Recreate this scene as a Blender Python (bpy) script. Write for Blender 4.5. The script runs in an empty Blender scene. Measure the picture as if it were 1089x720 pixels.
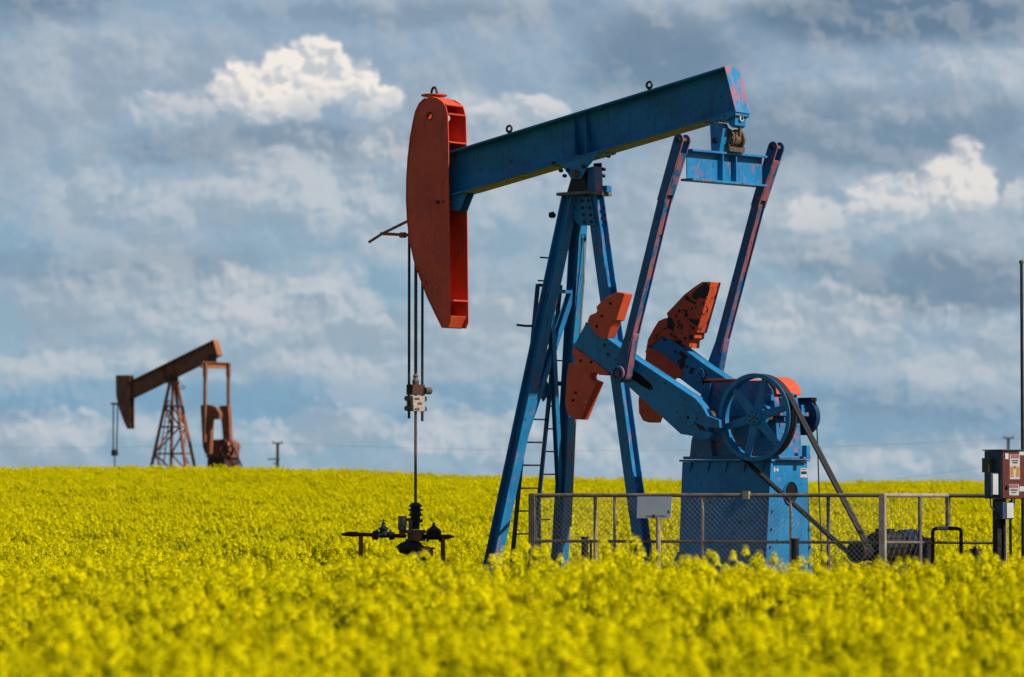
import bpy, bmesh, math, random
import numpy as np
from mathutils import Vector

random.seed(7)
RNG = np.random.default_rng(11)
R = math.radians
scene = bpy.context.scene
COL = scene.collection

# ------------------------------------------------------------------ camera model (photo measured at 1089 x 720)
FPX, CX, CY, HZ = 3500.0, 544.5, 360.0, 505.0
TILT = math.atan((HZ - CY) / FPX)
CAM = Vector((0, 0, 2.1))
G = -0.35                      # level of the lease pad


def ray(px, py):
    xc, yc = (px - CX) / FPX, (CY - py) / FPX
    return Vector((xc, math.cos(TILT) - yc * math.sin(TILT), math.sin(TILT) + yc * math.cos(TILT)))


def at(px, py, Y):
    d = ray(px, py)
    return CAM + d * (Y / d.y)


class Frame:
    """a = along the machine (towards right and nearer), b = across it (away), z = up"""
    def __init__(s, O, deg):
        s.O = Vector(O); s.th = R(deg)
        s.u = Vector((math.cos(s.th), -math.sin(s.th), 0)); s.v = Vector((math.sin(s.th), math.cos(s.th), 0))

    def P(s, px, py, b):
        d = ray(px, py); w = CAM - s.O
        t = (b - w.dot(s.v)) / d.dot(s.v)
        q = w + d * t
        return (q.dot(s.u), q.z)

    def PA(s, px, py, a):
        d = ray(px, py); w = CAM - s.O
        t = (a - w.dot(s.u)) / d.dot(s.u)
        q = w + d * t
        return (q.dot(s.v), q.z)

    def p3(s, px, py, b):
        a, z = s.P(px, py, b)
        return Vector((a, b, z))

    def poly(s, pts, b):
        return [s.P(x, y, b) for x, y in pts]


# ------------------------------------------------------------------ node helper
class S:
    nt = None
    def __init__(s, sock): s.s = sock
    @staticmethod
    def put(inp, v):
        if isinstance(v, S): S.nt.links.new(v.s, inp)
        else: inp.default_value = v
    @staticmethod
    def m(op, *a, clamp=False):
        n = S.nt.nodes.new('ShaderNodeMath'); n.operation = op; n.use_clamp = clamp
        for i, v in enumerate(a): S.put(n.inputs[i], v)
        return S(n.outputs[0])
    def __add__(s, o): return S.m('ADD', s, o)
    __radd__ = __add__
    def __sub__(s, o): return S.m('SUBTRACT', s, o)
    def __rsub__(s, o): return S.m('SUBTRACT', o, s)
    def __mul__(s, o): return S.m('MULTIPLY', s, o)
    __rmul__ = __mul__
    def __truediv__(s, o): return S.m('DIVIDE', s, o)
    def pow(s, e): return S.m('POWER', s, e)
    def max(s, o): return S.m('MAXIMUM', s, o)
    def min(s, o): return S.m('MINIMUM', s, o)
    def clamp(s): return S.m('ADD', s, 0.0, clamp=True)


def smooth(x, lo, hi, a=0.0, b=1.0):
    n = S.nt.nodes.new('ShaderNodeMapRange'); n.interpolation_type = 'SMOOTHSTEP'; n.clamp = True
    S.put(n.inputs['Value'], x)
    if lo > hi: lo, hi, a, b = hi, lo, b, a
    n.inputs['From Min'].default_value = lo; n.inputs['From Max'].default_value = hi
    n.inputs['To Min'].default_value = a; n.inputs['To Max'].default_value = b
    return S(n.outputs['Result'])


def noise(vec, scale, detail=5, rough=0.55, dist=0.0, color=False, lac=2.0, dim='3D'):
    n = S.nt.nodes.new('ShaderNodeTexNoise'); n.noise_dimensions = dim
    if vec is not None: S.put(n.inputs['Vector'], vec)
    n.inputs['Scale'].default_value = scale; n.inputs['Detail'].default_value = detail
    n.inputs['Roughness'].default_value = rough; n.inputs['Distortion'].default_value = dist
    n.inputs['Lacunarity'].default_value = lac
    return S(n.outputs['Color' if color else 'Fac'])


def voro(vec, scale):
    n = S.nt.nodes.new('ShaderNodeTexVoronoi'); n.feature = 'SMOOTH_F1'
    S.put(n.inputs['Vector'], vec); n.inputs['Scale'].default_value = scale
    n.inputs['Smoothness'].default_value = 0.6
    return S(n.outputs['Distance'])


def combine(x, y, z):
    n = S.nt.nodes.new('ShaderNodeCombineXYZ')
    for i, v in enumerate((x, y, z)): S.put(n.inputs[i], v)
    return S(n.outputs[0])


def split(v):
    n = S.nt.nodes.new('ShaderNodeSeparateXYZ'); S.put(n.inputs[0], v)
    return [S(o) for o in n.outputs]


def mix(f, a, b, mode='MIX'):
    n = S.nt.nodes.new('ShaderNodeMix'); n.data_type = 'RGBA'; n.blend_type = mode
    S.put(n.inputs['Factor'], f)
    for k, v in ((6, a), (7, b)):
        if isinstance(v, S): S.nt.links.new(v.s, n.inputs[k])
        else: n.inputs[k].default_value = (*v[:3], 1)
    return S(n.outputs[2])


def lin(r, g, b):
    f = lambda c: ((c / 255 + 0.055) / 1.055) ** 2.4 if c > 10 else c / 255 / 12.92
    return (f(r), f(g), f(b))


# ------------------------------------------------------------------ materials
def new_mat(name):
    m = bpy.data.materials.new(name); m.use_nodes = True
    S.nt = m.node_tree
    bs = m.node_tree.nodes['Principled BSDF']
    return m, bs


def coords(scale=(1, 1, 1)):
    t = S.nt.nodes.new('ShaderNodeTexCoord')
    mp = S.nt.nodes.new('ShaderNodeMapping'); mp.inputs['Scale'].default_value = scale
    S.nt.links.new(t.outputs['Object'], mp.inputs['Vector'])
    return S(mp.outputs['Vector']), t


def bump(bs, h, strength=0.3, dist=0.01):
    n = S.nt.nodes.new('ShaderNodeBump'); n.inputs['Strength'].default_value = strength
    n.inputs['Distance'].default_value = dist
    S.put(n.inputs['Height'], h); S.nt.links.new(n.outputs['Normal'], bs.inputs['Normal'])


def paint(name, base, dark, wear_col, wear=0.62, grime=0.5, rough=0.42, chip=0.63, side_wear=0.0, chipcol=(.02, .015, .012), stretch=(1, 1, 1), zb=None):
    m, bs = new_mat(name)
    v, t = coords(stretch)
    n1 = noise(v, 1.3, 6, .6); n2 = noise(v, 5.5, 7, .65, .3); n3 = noise(v, 23, 5, .6)
    col = mix(smooth(n1, .35, .65), base, dark)
    col = mix(smooth(n3, .3, .8) * .25, col, tuple(c * 1.25 for c in base))
    # faded and rubbed paint
    th = n2 * .7 + n1 * .3
    if side_wear:
        nx = split(S(t.outputs['Normal']))[0]
        th = th + smooth(nx, .3, .8) * side_wear
    if zb:
        sp_ = split(S(t.outputs['Object'])); th = th + smooth(sp_[2] + sp_[1] * .5, zb[0], zb[1]) * zb[2]
    n4 = noise(v, 38, 4, .7)
    w = smooth(th + (n4 - .5) * .30, wear, wear + .07)
    col = mix(w * .75, col, wear_col)
    ch = smooth(noise(v, 9, 8, .7, .2), chip, chip + .02)
    col = mix(ch, col, chipcol)
    # vertical streaks of dirt
    mp = S.nt.nodes.new('ShaderNodeMapping'); mp.inputs['Scale'].default_value = (14, 14, 1.2)
    S.nt.links.new(t.outputs['Object'], mp.inputs['Vector'])
    st = smooth(noise(S(mp.outputs[0]), 1, 4, .6), .52, .75) * grime
    col = mix(st, col, tuple(c * .35 + .01 for c in dark))
    S.put(bs.inputs['Base Color'], col)
    S.put(bs.inputs['Roughness'], smooth(n2, .3, .7, rough - .08, rough + .2) + ch * .3)
    bs.inputs['Specular IOR Level'].default_value = .35
    bump(bs, n3 * .3 + n2 * .5 - ch * .5, .18, .01)
    return m


def metal(name, c1, c2, rough=.6, scale=9, metallic=0.0):
    m, bs = new_mat(name)
    v, t = coords()
    n1 = noise(v, scale, 6, .65); n2 = noise(v, scale * 5, 5, .6)
    col = mix(smooth(n1, .38, .62), c1, c2)
    col = mix(n2 * .4, col, tuple(c * .5 for c in c1))
    S.put(bs.inputs['Base Color'], col)
    S.put(bs.inputs['Roughness'], smooth(n1, .3, .7, rough - .1, rough + .15))
    bs.inputs['Metallic'].default_value = metallic
    bs.inputs['Specular IOR Level'].default_value = .3
    bump(bs, n1 + n2 * .4, .25, .008)
    return m


BLUE = (.014, .205, .43); BLUE_D = (.010, .14, .31)
ENDC = (.42, .12, .11); PINK = (.40, .15, .14)
M = {}
M['blue'] = paint('blue_paint', BLUE, BLUE_D, PINK, wear=.585, side_wear=.0)
M['blue_beam'] = paint('blue_beam_paint', (.006, .185, .38), (.004, .12, .26), (.12, .045, .05), wear=.60, grime=.7, stretch=(.6, .6, 1))
M['blue_worn'] = paint('blue_worn_paint', BLUE, BLUE_D, (.34, .11, .11), wear=.575, side_wear=.04, stretch=(1, 1, .7))
M['blue_pit'] = paint('blue_pitman_paint', (.014, .12, .27), (.01, .08, .19), (.42, .10, .07), wear=.60, side_wear=.145, stretch=(1, 1, .5))
M['blue_rust'] = paint('blue_gearbox_paint', (.02, .17, .35), (.012, .105, .24), (.48, .10, .045), wear=.535, side_wear=.035)
M['blue_end'] = paint('blue_end_plate_paint', (.02, .22, .42), (.015, .17, .34), ENDC, wear=.555, side_wear=.0, stretch=(1, 1, .5), zb=(8.35, 8.75, .085))
M['navy'] = paint('navy_paint', (.006, .04, .11), (.004, .025, .07), (.10, .04, .05), wear=.7)
M['orange'] = paint('orange_red_paint', (.68, .085, .028), (.54, .062, .022), (.72, .17, .08), wear=.61, grime=.42, rough=.5, chip=.655)
M['orange_chip'] = paint('chipped_orange_paint', (.66, .09, .026), (.50, .058, .018), (.60, .14, .06), wear=.68, grime=.35, rough=.5, chip=.555)
M['tan'] = metal('dusty_tan_steel', (.36, .32, .17), (.28, .25, .14), .7)
M['steel'] = metal('greasy_steel', (.09, .065, .05), (.16, .11, .08), .5)
M['black'] = metal('black_steel', (.012, .011, .011), (.03, .025, .022), .5)
M['grey'] = metal('weathered_plate', (.16, .15, .13), (.10, .09, .08), .6)
M['brown'] = metal('rusty_drum_steel', (.18, .105, .065), (.10, .055, .035), .55)
M['rubber'] = metal('belt_rubber', (.022, .019, .018), (.034, .029, .026), .55, 20)
M['rust'] = metal('rusted_steel', (.32, .115, .055), (.22, .075, .038), .75, 2.0)
M['rust_light'] = metal('light_rusted_steel', (.42, .15, .05), (.33, .11, .045), .75, 2.0)
M['rust_dark'] = metal('dark_rusted_steel', (.085, .032, .022), (.05, .022, .018), .75, 2.0)
M['rail'] = metal('galvanised_rail', (.12, .10, .085), (.22, .17, .13), .6, 6)
M['rail_light'] = metal('bare_galvanised_post', (.42, .34, .27), (.28, .21, .17), .55, 6)
M['wire'] = metal('galvanised_wire', (.40, .37, .33), (.28, .25, .22), .5, 4, .2)
M['white'] = metal('chalky_white_clamp', (.56, .47, .41), (.28, .20, .16), .6, 30)
M['signgrey'] = metal('sun_faded_sign', (.66, .68, .74), (.58, .60, .67), .5, 3)
M['boxblue'] = metal('slate_blue_enclosure', (.05, .085, .125), (.035, .06, .095), .5, 4)
M['boxred'] = metal('oxide_red_door', (.15, .036, .026), (.09, .022, .018), .5, 5)
M['pale'] = metal('pale_grey_lid', (.60, .62, .60), (.5, .52, .5), .5, 6)
M['olive'] = metal('olive_box', (.10, .09, .035), (.07, .06, .03), .6, 6)
M['wood'] = metal('creosoted_pole_wood', (.045, .03, .025), (.07, .045, .035), .85, 6)
M['teal'] = metal('teal_valve_paint', (.01, .045, .055), (.012, .02, .025), .5, 10)
M['labelwhite'] = metal('label_white', (.55, .54, .54), (.42, .41, .41), .5, 20)
M['labelred'] = metal('label_red', (.40, .11, .12), (.34, .12, .12), .5, 20)
M['labelorange'] = metal('label_orange', (.50, .25, .05), (.40, .19, .04), .5, 20)
M['labeldark'] = metal('label_ink', (.02, .02, .025), (.03, .03, .03), .6, 20)
M['yellowtag'] = metal('yellow_tag', (.62, .50, .08), (.5, .4, .06), .5, 20)
M['hole'] = metal('painted_hole_shade', (.004, .004, .005), (.006, .006, .006), .9, 5)  # near-black colour stands in for the shade inside openings


# ------------------------------------------------------------------ mesh builder
class MB:
    def __init__(s): s.v = []; s.f = []; s.m = []; s.mats = []; s.cur = 0; s.pc = []
    def mat(s, name):
        mt = M[name]
        if mt not in s.mats: s.mats.append(mt)
        s.cur = s.mats.index(mt); return s
    def add(s, vs, fs, flip=False):
        o = len(s.v); s.pc.append((o, len(s.f))); s.v += [tuple(v) for v in vs]
        for f in fs:
            s.f.append([o + i for i in f]); s.m.append(s.cur)
        return s
    def prism(s, poly, b0, b1, ax=1):
        """poly in (a,z) extruded along b (ax=1), or in (b,z) extruded along a (ax=0), or (a,b) along z (ax=2)"""
        n = len(poly)
        def mk(p, q):
            return (p[0], q, p[1]) if ax == 1 else ((q, p[0], p[1]) if ax == 0 else (p[0], p[1], q))
        vs = [mk(p, b0) for p in poly] + [mk(p, b1) for p in poly]
        fs = [list(range(n)), list(range(2 * n - 1, n - 1, -1))]
        fs += [[i, n + i, n + (i + 1) % n, (i + 1) % n] for i in range(n)]
        return s.add(vs, fs)
    def box(s, c, sz):
        x, y, z = c; a, b, h = sz[0] / 2, sz[1] / 2, sz[2] / 2
        return s.prism([(x - a, z - h), (x + a, z - h), (x + a, z + h), (x - a, z + h)], y - b, y + b)
    def bar(s, p0, p1, w, h, side=(0, 1, 0)):
        """rectangular bar; w measured along side, h across"""
        p0, p1 = Vector(p0), Vector(p1); d = (p1 - p0).normalized()
        sd = Vector(side); sd = (sd - d * sd.dot(d)).normalized(); up = d.cross(sd)
        vs = []
        for p in (p0, p1):
            for i, j in ((-1, -1), (1, -1), (1, 1), (-1, 1)):
                vs.append(p + sd * (w / 2 * i) + up * (h / 2 * j))
        return s.add(vs, [[3, 2, 1, 0], [4, 5, 6, 7], [0, 1, 5, 4], [1, 2, 6, 5], [2, 3, 7, 6], [3, 0, 4, 7]])
    def hbar(s, p0, p1, W, H, n=(1, 0, 0), tf=.018, tw=.014, taper=1.0):
        """H section: flange faces look along n, W = flange width, H = depth between the outer faces"""
        p0, p1 = Vector(p0), Vector(p1); d = (p1 - p0).normalized()
        nn = Vector(n); nn = (nn - d * nn.dot(d)).normalized(); w = d.cross(nn)
        for k in (-1, 1):
            o = nn * (k * (H / 2 - tf / 2)); s.bar(p0 + o, p1 + o, W, tf, w)
        return s.bar(p0, p1, tw, H - 2 * tf - .001, w)
    def tube(s, pts, r, seg=10, caps=True):
        pts = [Vector(p) for p in pts]; n = len(pts); rs = r if isinstance(r, (list, tuple)) else [r] * n
        d = (pts[1] - pts[0]).normalized()
        x = d.orthogonal().normalized(); vs = []
        for i, p in enumerate(pts):
            t = (pts[min(i + 1, n - 1)] - pts[max(i - 1, 0)]).normalized()
            x = (x - t * x.dot(t)).normalized(); y = t.cross(x)
            for k in range(seg):
                an = 2 * math.pi * k / seg
                vs.append(p + (x * math.cos(an) + y * math.sin(an)) * rs[i])
        fs = []
        for i in range(n - 1):
            for k in range(seg):
                k2 = (k + 1) % seg
                fs.append([i * seg + k, i * seg + k2, (i + 1) * seg + k2, (i + 1) * seg + k])
        if caps:
            fs += [list(range(seg - 1, -1, -1)), list(range((n - 1) * seg, n * seg))]
        return s.add(vs, fs)
    def lathe(s, prof, o, axis=(0, 0, 1), seg=24, closed=False):
        """prof: (radius, height) along axis from o; open ends are capped unless closed (ring)"""
        o = Vector(o); ax = Vector(axis).normalized(); x = ax.orthogonal().normalized(); y = ax.cross(x); vs = []
        for r, h in prof:
            for k in range(seg):
                an = 2 * math.pi * k / seg
                vs.append(o + ax * h + (x * math.cos(an) + y * math.sin(an)) * max(r, 1e-4))
        n = len(prof); fs = []
        rng = range(n if closed else n - 1)
        for i in rng:
            j = (i + 1) % n
            for k in range(seg):
                k2 = (k + 1) % seg
                fs.append([i * seg + k, i * seg + k2, j * seg + k2, j * seg + k])
        if not closed: fs += [list(range(seg - 1, -1, -1)), list(range((n - 1) * seg, n * seg))]
        return s.add(vs, fs)
    def cyl(s, c, r, h, axis=(0, 0, 1), seg=20):
        ax = Vector(axis).normalized(); return s.lathe([(r, -h / 2), (r, h / 2)], c, axis, seg)
    def bolt(s, c, axis, r=.02, h=.02):
        return s.lathe([(r, -h / 2), (r, h / 2)], c, axis, 6)
    def each(s, name, parent=None, bevel=0.0, per=1):
        """one object per piece (rungs, spokes, bolts)"""
        out = []; pcs = s.pc + [(len(s.v), len(s.f))]
        for i in range(0, len(s.pc), per):
            (v0, f0), (v1, f1) = pcs[i], pcs[min(i + per, len(s.pc))]
            m = MB(); m.v = s.v[v0:v1]; m.f = [[k - v0 for k in f] for f in s.f[f0:f1]]; ms = s.m[f0:f1]
            m.mats = [s.mats[k] for k in sorted(set(ms))]; m.m = [sorted(set(ms)).index(k) for k in ms]
            out.append(m.build(name, parent, bevel))
        return out
    def build(s, name, parent=None, bevel=0.0, smooth_deg=35):
        me = bpy.data.meshes.new(name); me.from_pydata(s.v, [], s.f)
        for mt in s.mats: me.materials.append(mt)
        me.polygons.foreach_set('material_index', s.m)
        bm = bmesh.new(); bm.from_mesh(me); bmesh.ops.recalc_face_normals(bm, faces=bm.faces); bm.to_mesh(me); bm.free()
        me.polygons.foreach_set('use_smooth', [True] * len(me.polygons))
        me.set_sharp_from_angle(angle=R(smooth_deg))
        o = bpy.data.objects.new(name, me); COL.objects.link(o)
        if parent is not None: o.parent = parent
        if bevel:
            bv = o.modifiers.new('bevel', 'BEVEL'); bv.width = bevel; bv.segments = 2; bv.limit_method = 'ANGLE'; bv.angle_limit = R(40)
            bv.harden_normals = True
        return o


def tag(o, label=None, cat=None, group=None, kind=None):
    if label: o['label'] = label
    if cat: o['category'] = cat
    if group: o['group'] = group
    if kind: o['kind'] = kind
    return o


def thing(name, fr, label, cat, group=None, z=None):
    o = bpy.data.objects.new(name, None); COL.objects.link(o)
    o.empty_display_size = .2
    o.location = fr.O; o.rotation_euler = (0, 0, -fr.th)
    return tag(o, label, cat, group)


# ================================================================== BLUE PUMPJACK
F = Frame((3.82, 58, 0), 40)
a0 = F.P(732, 444, -1.1)[0]
F.O = F.O + F.u * a0
P, p3, PL = F.P, F.p3, F.poly
pj = thing('pumpjack', F, 'big blue pumpjack with an orange-red horsehead and orange counterweights', 'pumpjack')
GZ = G

# --- walking beam
pts = PL([(477.5, 161), (770, 70.6), (782, 118.6), (480, 208)], -.21)
tl, tr, br, bl = [Vector(p) for p in pts]
dir_t = (tr - tl).normalized(); dir_b = (br - bl).normalized()
tl2 = tl - dir_t * .42; bl2 = bl - dir_b * .42
nrm = Vector((-dir_t.y, dir_t.x))
tf = .035
mb = MB().mat('blue_beam')
mb.prism([tl2 - nrm * (tf + .001), tr - nrm * (tf + .001), br + nrm * (tf + .001), bl2 + nrm * (tf + .001)], -.012, .012)
mb.prism([tl2, tr - dir_t * .0, tr - nrm * tf, tl2 - nrm * tf], -.21, .21)
mb.prism([bl2 + nrm * tf, br + nrm * tf, br, bl2], -.21, .21)
wb = mb.build('walking_beam', pj, .006)
ub = MB().mat('tan')
nb = Vector((-dir_b.y, dir_b.x)); Lb = (br - bl).length
ub.prism([bl + dir_b * (Lb * .05) - nb * .0015, bl + dir_b * (Lb * .375) - nb * .0015, bl + dir_b * (Lb * .375) - nb * .006, bl + dir_b * (Lb * .05) - nb * .006], -.2, .2)
ub.prism([bl + dir_b * (Lb * .52) - nb * .0015, bl + dir_b * (Lb * .885) - nb * .0015, bl + dir_b * (Lb * .885) - nb * .006, bl + dir_b * (Lb * .52) - nb * .006], -.2, .2)
ub.each('flange_underside', wb)
ep = MB().mat('blue_end')
e = .02
ep.prism([tr + dir_t * .002 + nrm * .01, tr + dir_t * (e + .002) + nrm * .01, br + dir_b * (e + .002) - nrm * .01, br + dir_b * .002 - nrm * .01], -.225, .225)
ep.build('end_plate', wb, .005)


def on_beam(px, py, b=-.21): return Vector(P(px, py, b))
st = MB().mat('blue_beam')
for xt in (610.5, 623.0):
    # tapered gusset stiffeners: narrow at the top, full flange width at the bottom
    pT, pB = P(xt + 1, 122, -.02), P(xt, 163.5, -.2)
    d = (Vector(pT) - Vector(pB)).normalized(); a_ = Vector(pB); t_ = Vector(pT)
    w = Vector((d.y, -d.x)) * .009
    for sgn in (-1, 1):
        vs = []
        for k in (-1, 1):
            vs += [(a_.x + w.x * k, sgn * .2, a_.y + w.y * k), (a_.x + w.x * k, sgn * .014, a_.y + w.y * k), (t_.x + w.x * k, sgn * .014, t_.y + w.y * k), (t_.x + w.x * k, sgn * .05, t_.y + w.y * k)]
        st.add(vs, [[0, 1, 2, 3], [7, 6, 5, 4], [0, 4, 5, 1], [1, 5, 6, 2], [2, 6, 7, 3], [3, 7, 4, 0]])
st.each('stiffener', wb)


def lift_eye(px, py, parent, b=0, r=.06):
    m = MB().mat('black'); a, z = P(px, py, b)
    m.lathe([(r + .022 * math.cos(t), .022 * math.sin(t)) for t in [i * math.pi / 4 for i in range(8)]], (a, b, z + r * .55), (0, 1, 0), 18, closed=True)
    m.cyl((a, b, z - r * .75), .03, .1)
    return m.build('lifting_eye', parent)
lift_eye(541.5, 139.0, wb); lift_eye(690.5, 92.5, wb)

# --- horsehead
hh = bpy.data.objects.new('horsehead', None)
outline = [(452.5, 104.8), (446.5, 110.5), (442.5, 119), (439.8, 131), (437, 147), (434.6, 167.5), (433.2, 190), (432.9, 212), (434, 235), (436.6, 256), (441.2, 277),
           (447, 294), (455, 315), (463.5, 333), (471, 348), (476, 348.5), (478.6, 342), (478.2, 300), (477.4, 220), (476.8, 150), (476, 122), (474, 113.5), (470, 107.5), (464.5, 104), (458.5, 102.8)]
op = PL(outline, -.27)
HB = .27
front = op[:15]
# side plates with a round hole near the top (built as ring of quads around the hole through an outline bridge)
def side_plate(b0, b1, name):
    m = MB().mat('orange'); m.prism(op, b0, b1)
    o = m.build(name)
    return o
sp = MB().mat('orange')
hc = Vector(P(456.8, 123.5, -HB)); hr = .062
def plate_with_hole(mbb, poly, c, r, b0, b1, seg=16):
    bm = bmesh.new()
    vo = [bm.verts.new((p[0], b0, p[1])) for p in poly]
    vi = [bm.verts.new((c[0] + r * math.cos(2 * math.pi * k / seg), b0, c[1] + r * math.sin(2 * math.pi * k / seg))) for k in range(seg)]
    eo = [bm.edges.new((vo[i], vo[(i + 1) % len(vo)])) for i in range(len(vo))]
    ei = [bm.edges.new((vi[i], vi[(i + 1) % seg])) for i in range(seg)]
    bmesh.ops.triangle_fill(bm, edges=eo + ei, use_beauty=True, use_dissolve=False)
    fs = [f for f in bm.faces if (Vector((f.calc_center_median().x, f.calc_center_median().z)) - Vector(c)).length > r * .5]
    ext = bmesh.ops.extrude_face_region(bm, geom=fs)
    for g in ext['geom']:
        if isinstance(g, bmesh.types.BMVert): g.co.y = b1
    bm.verts.index_update()
    mbb.add([v.co.copy() for v in bm.verts], [[v.index for v in f.verts] for f in bm.faces]); bm.free()
plate_with_hole(sp, op, hc, hr, -HB, -HB + .02)
hh = sp.build('horsehead', pj, .004)
sp = MB().mat('orange'); plate_with_hole(sp, op, hc, hr, HB - .02, HB); sp.build('far_side_plate', hh, .004)
# curved front wrapper plate, thickness outside the side plates
fp = MB().mat('orange')
fr_ = [Vector(p) for p in front]
cen = Vector((sum(p.x for p in fr_) / len(fr_), sum(p.y for p in fr_) / len(fr_)))
ou = []
for i, p in enumerate(fr_):
    t = (fr_[min(i + 1, len(fr_) - 1)] - fr_[max(i - 1, 0)]).normalized(); n = Vector((-t.y, t.x))
    if n.x > 0: n = -n
    ou.append(p + n * .022)
for i in range(len(fr_) - 1):
    fp.prism([fr_[i] - (fr_[i] - ou[i]) * .05, fr_[i + 1] - (fr_[i + 1] - ou[i + 1]) * .05, ou[i + 1], ou[i]], -HB - .012, HB + .012)
fp.build('front_plate', hh)
# inner ribs and cross plates
ib = MB().mat('orange')
def cross_plate(p_near, p_near2, th=.03):
    a = Vector(P(*p_near, -HB)); b = Vector(P(*p_near2, -HB)); d = (b - a).normalized(); n = Vector((-d.y, d.x)) * th
    ib.prism([a, b, b + n, a + n], -HB + .021, HB - .021)
cross_plate((459, 103.6), (474, 112.0), .02)
cross_plate((455, 119.0), (476.2, 121.5), .03)
cross_plate((455, 149), (476.8, 151.5), .03)
cross_plate((455, 152), (455.5, 158), .03)
cross_plate((462, 320), (478.2, 320), .03)
cross_plate((472, 348.0), (476.8, 336.0), .02)
cross_plate((440, 200), (476, 215), .02)
ib.each('cross_plate', hh, .003)
rb = MB().mat('orange')
q0 = [P(466, 118, 0), P(462, 160, 0), P(462, 218, 0), P(468, 325, 0), P(471.5, 325, 0), P(466, 218, 0), P(467, 160, 0), P(470, 118, 0)]
rb.prism(q0, .10, .125); rb.prism(q0, -.14, -.115)
rb.each('inner_rib', hh)
tp = MB().mat('orange')
a, z = P(457.5, 101.6, 0)
a, z = P(462.5, 101.2, 0)
tp.lathe([(.05, -.012), (.23, -.012), (.25, 0), (.25, .018), (.05, .022)], (a - .02, 0, z - .01), (0, 0, 1), 20)
tp.build('top_plate', hh)
e = MB().mat('black')
e.tube([(a - .02 + .07 * math.cos(t), 0, z + .02 + .13 * math.sin(t)) for t in [i * math.pi / 10 for i in range(11)]], .024, 8)
e.build('lifting_eye', hh)
dk = MB().mat('black'); dk.cyl((hc.x, -HB - .004, hc.y), .0, .0) if False else None
dk.lathe([(hr, -.012), (hr, .004), (hr + .018, .004), (hr + .018, -.012)], (hc.x, -HB - .004, hc.y), (0, -1, 0), 18, closed=True)
a, z = P(465.8, 215, -HB); dk.bolt((a, -HB - .012, z), (0, 1, 0), .035, .04)
a, z = P(471.5, 214.5, -HB); dk.bolt((a, -HB - .008, z), (0, 1, 0), .02, .03)
dk.each('pin', hh)
sb = MB().mat('blue')
sb.prism(PL([(479, 209), (497, 203.8), (489, 224), (480, 224)], -.1), -.12, -.09)
sb.prism(PL([(479, 209), (497, 203.8), (489, 224), (480, 224)], -.1), .09, .12)
sb.each('horsehead_bracket', hh)
# wireline hanger struts sticking out of the front
ha = MB().mat('rust')
ha.tube([p3(435, 234.5, -.15), p3(406.5, 248.5, -.15), p3(392.5, 257.5, -.15)], .028, 8)
ha.tube([p3(405, 248.5, -.15), p3(435, 250, -.15)], .03, 8)
ha.tube([p3(426, 250, -.15), p3(431, 250, -.15)], .055, 8)
ha.build('hanger_strut', hh)

# --- bridle, carrier bar, polished rod
aw = P(442.2, 300, 0)[0]
ropes = MB().mat('black')
for b, y0 in ((-.19, 244), (.19, 244)):
    z0 = P(435, y0, b)[1]; z1 = P(441, 445 if b < 0 else 448, b)[1]
    ropes.tube([(aw, b, z0), (aw, b, z1)], .026, 8)
ropes.each('bridle_cable', pj)
rod = MB().mat('steel')
zt = P(442, 262, 0)[1]; zb = P(441, 540, 0)[1]
rod.tube([(aw, 0, zt), (aw, 0, P(441, 400, 0)[1])], .032, 10)
rod.tube([(aw, 0, P(441, 400, 0)[1]), (aw, 0, zb)], .028, 10)
rod.build('polished_rod', pj)
cz = lambda y: P(441, y, 0)[1]
cb = MB().mat('rust_dark')
cb.box((aw, 0, (cz(409) + cz(420)) / 2), (.16, .36, cz(409) - cz(420)))
cb.mat('steel').lathe([(.06, cz(409)), (.07, cz(405)), (.045, cz(403)), (.045, cz(400.5)), (.06, cz(400)), (.03, cz(398))], (aw, 0, 0), (0, 0, 1), 12)
cb.mat('steel').cyl((aw + .1, .22, cz(415.5)), .07, .16, (0, 1, 0), 12)
cb.build('carrier_bar', pj, .006)
cl = MB().mat('white'); cl.box((aw, .0, (cz(421) + cz(437.5)) / 2), (.17, .34, cz(421) - cz(437.5) - .004))
cl.mat('steel')
for y in (424, 434.5):
    for b in (-.23, .23): cl.lathe([(.05, -.05), (.055, 0), (.05, .05)], (aw, b, cz(y)), (0, 1, 0), 8)
for y in (424, 434.5):
    cl.cyl((aw, 0, cz(y)), .022, .5, (0, 1, 0), 8)
cl.box((aw + .092, .02, cz(429)), (.012, .12, .04)); cl.box((aw + .092, -.06, cz(424)), (.014, .14, .035)); cl.box((aw + .092, -.06, cz(435)), (.014, .12, .04))
cl.build('rod_clamp', pj, .008)

# --- samson post
pt_z = P(607, 205.5, -.36)[1]
c_a = P(607, 206, -.36)[0]
topz = pt_z
pp = MB().mat('grey'); pa0, pa1 = P(591.5, 206, -.36)[0], P(624.7, 206, -.36)[0]
pp.box(((pa0 + pa1) / 2, 0, topz), (pa1 - pa0, .72, .055))
plate = pp.build('top_plate', pj, .006)
pc = (pa0 + pa1) / 2


def extend(p, q, z):
    """point on line p->q at height z"""
    t = (z - p.z) / (q.z - p.z); return p + (q - p) * t
legN = (p3(606.5, 210, -.18), p3(525.5, 590, -.9)); legF = (p3(617, 212, .18), p3(595.5, 590, .9)); legR = (p3(633, 210, 0), p3(684.5, 590, 0))
for nm, (q0, q1), n in (('leg', legN, (1, 0, 0)), ('leg', legF, (1, 0, 0)), ('leg', legR, (0, 1, 0))):
    q0 = extend(q0, q1, topz - .03); q2 = extend(q0, q1, GZ + .02)
    m = MB().mat('blue_worn'); m.hbar(q0, q2, .235 if n[0] else .22, .235 if n[0] else .26, n, .02, .016)
    m.mat('blue').box((q2.x, q2.y, GZ + .03), (.4, .4, .06))
    m.build(nm, pj, .004)
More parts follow.
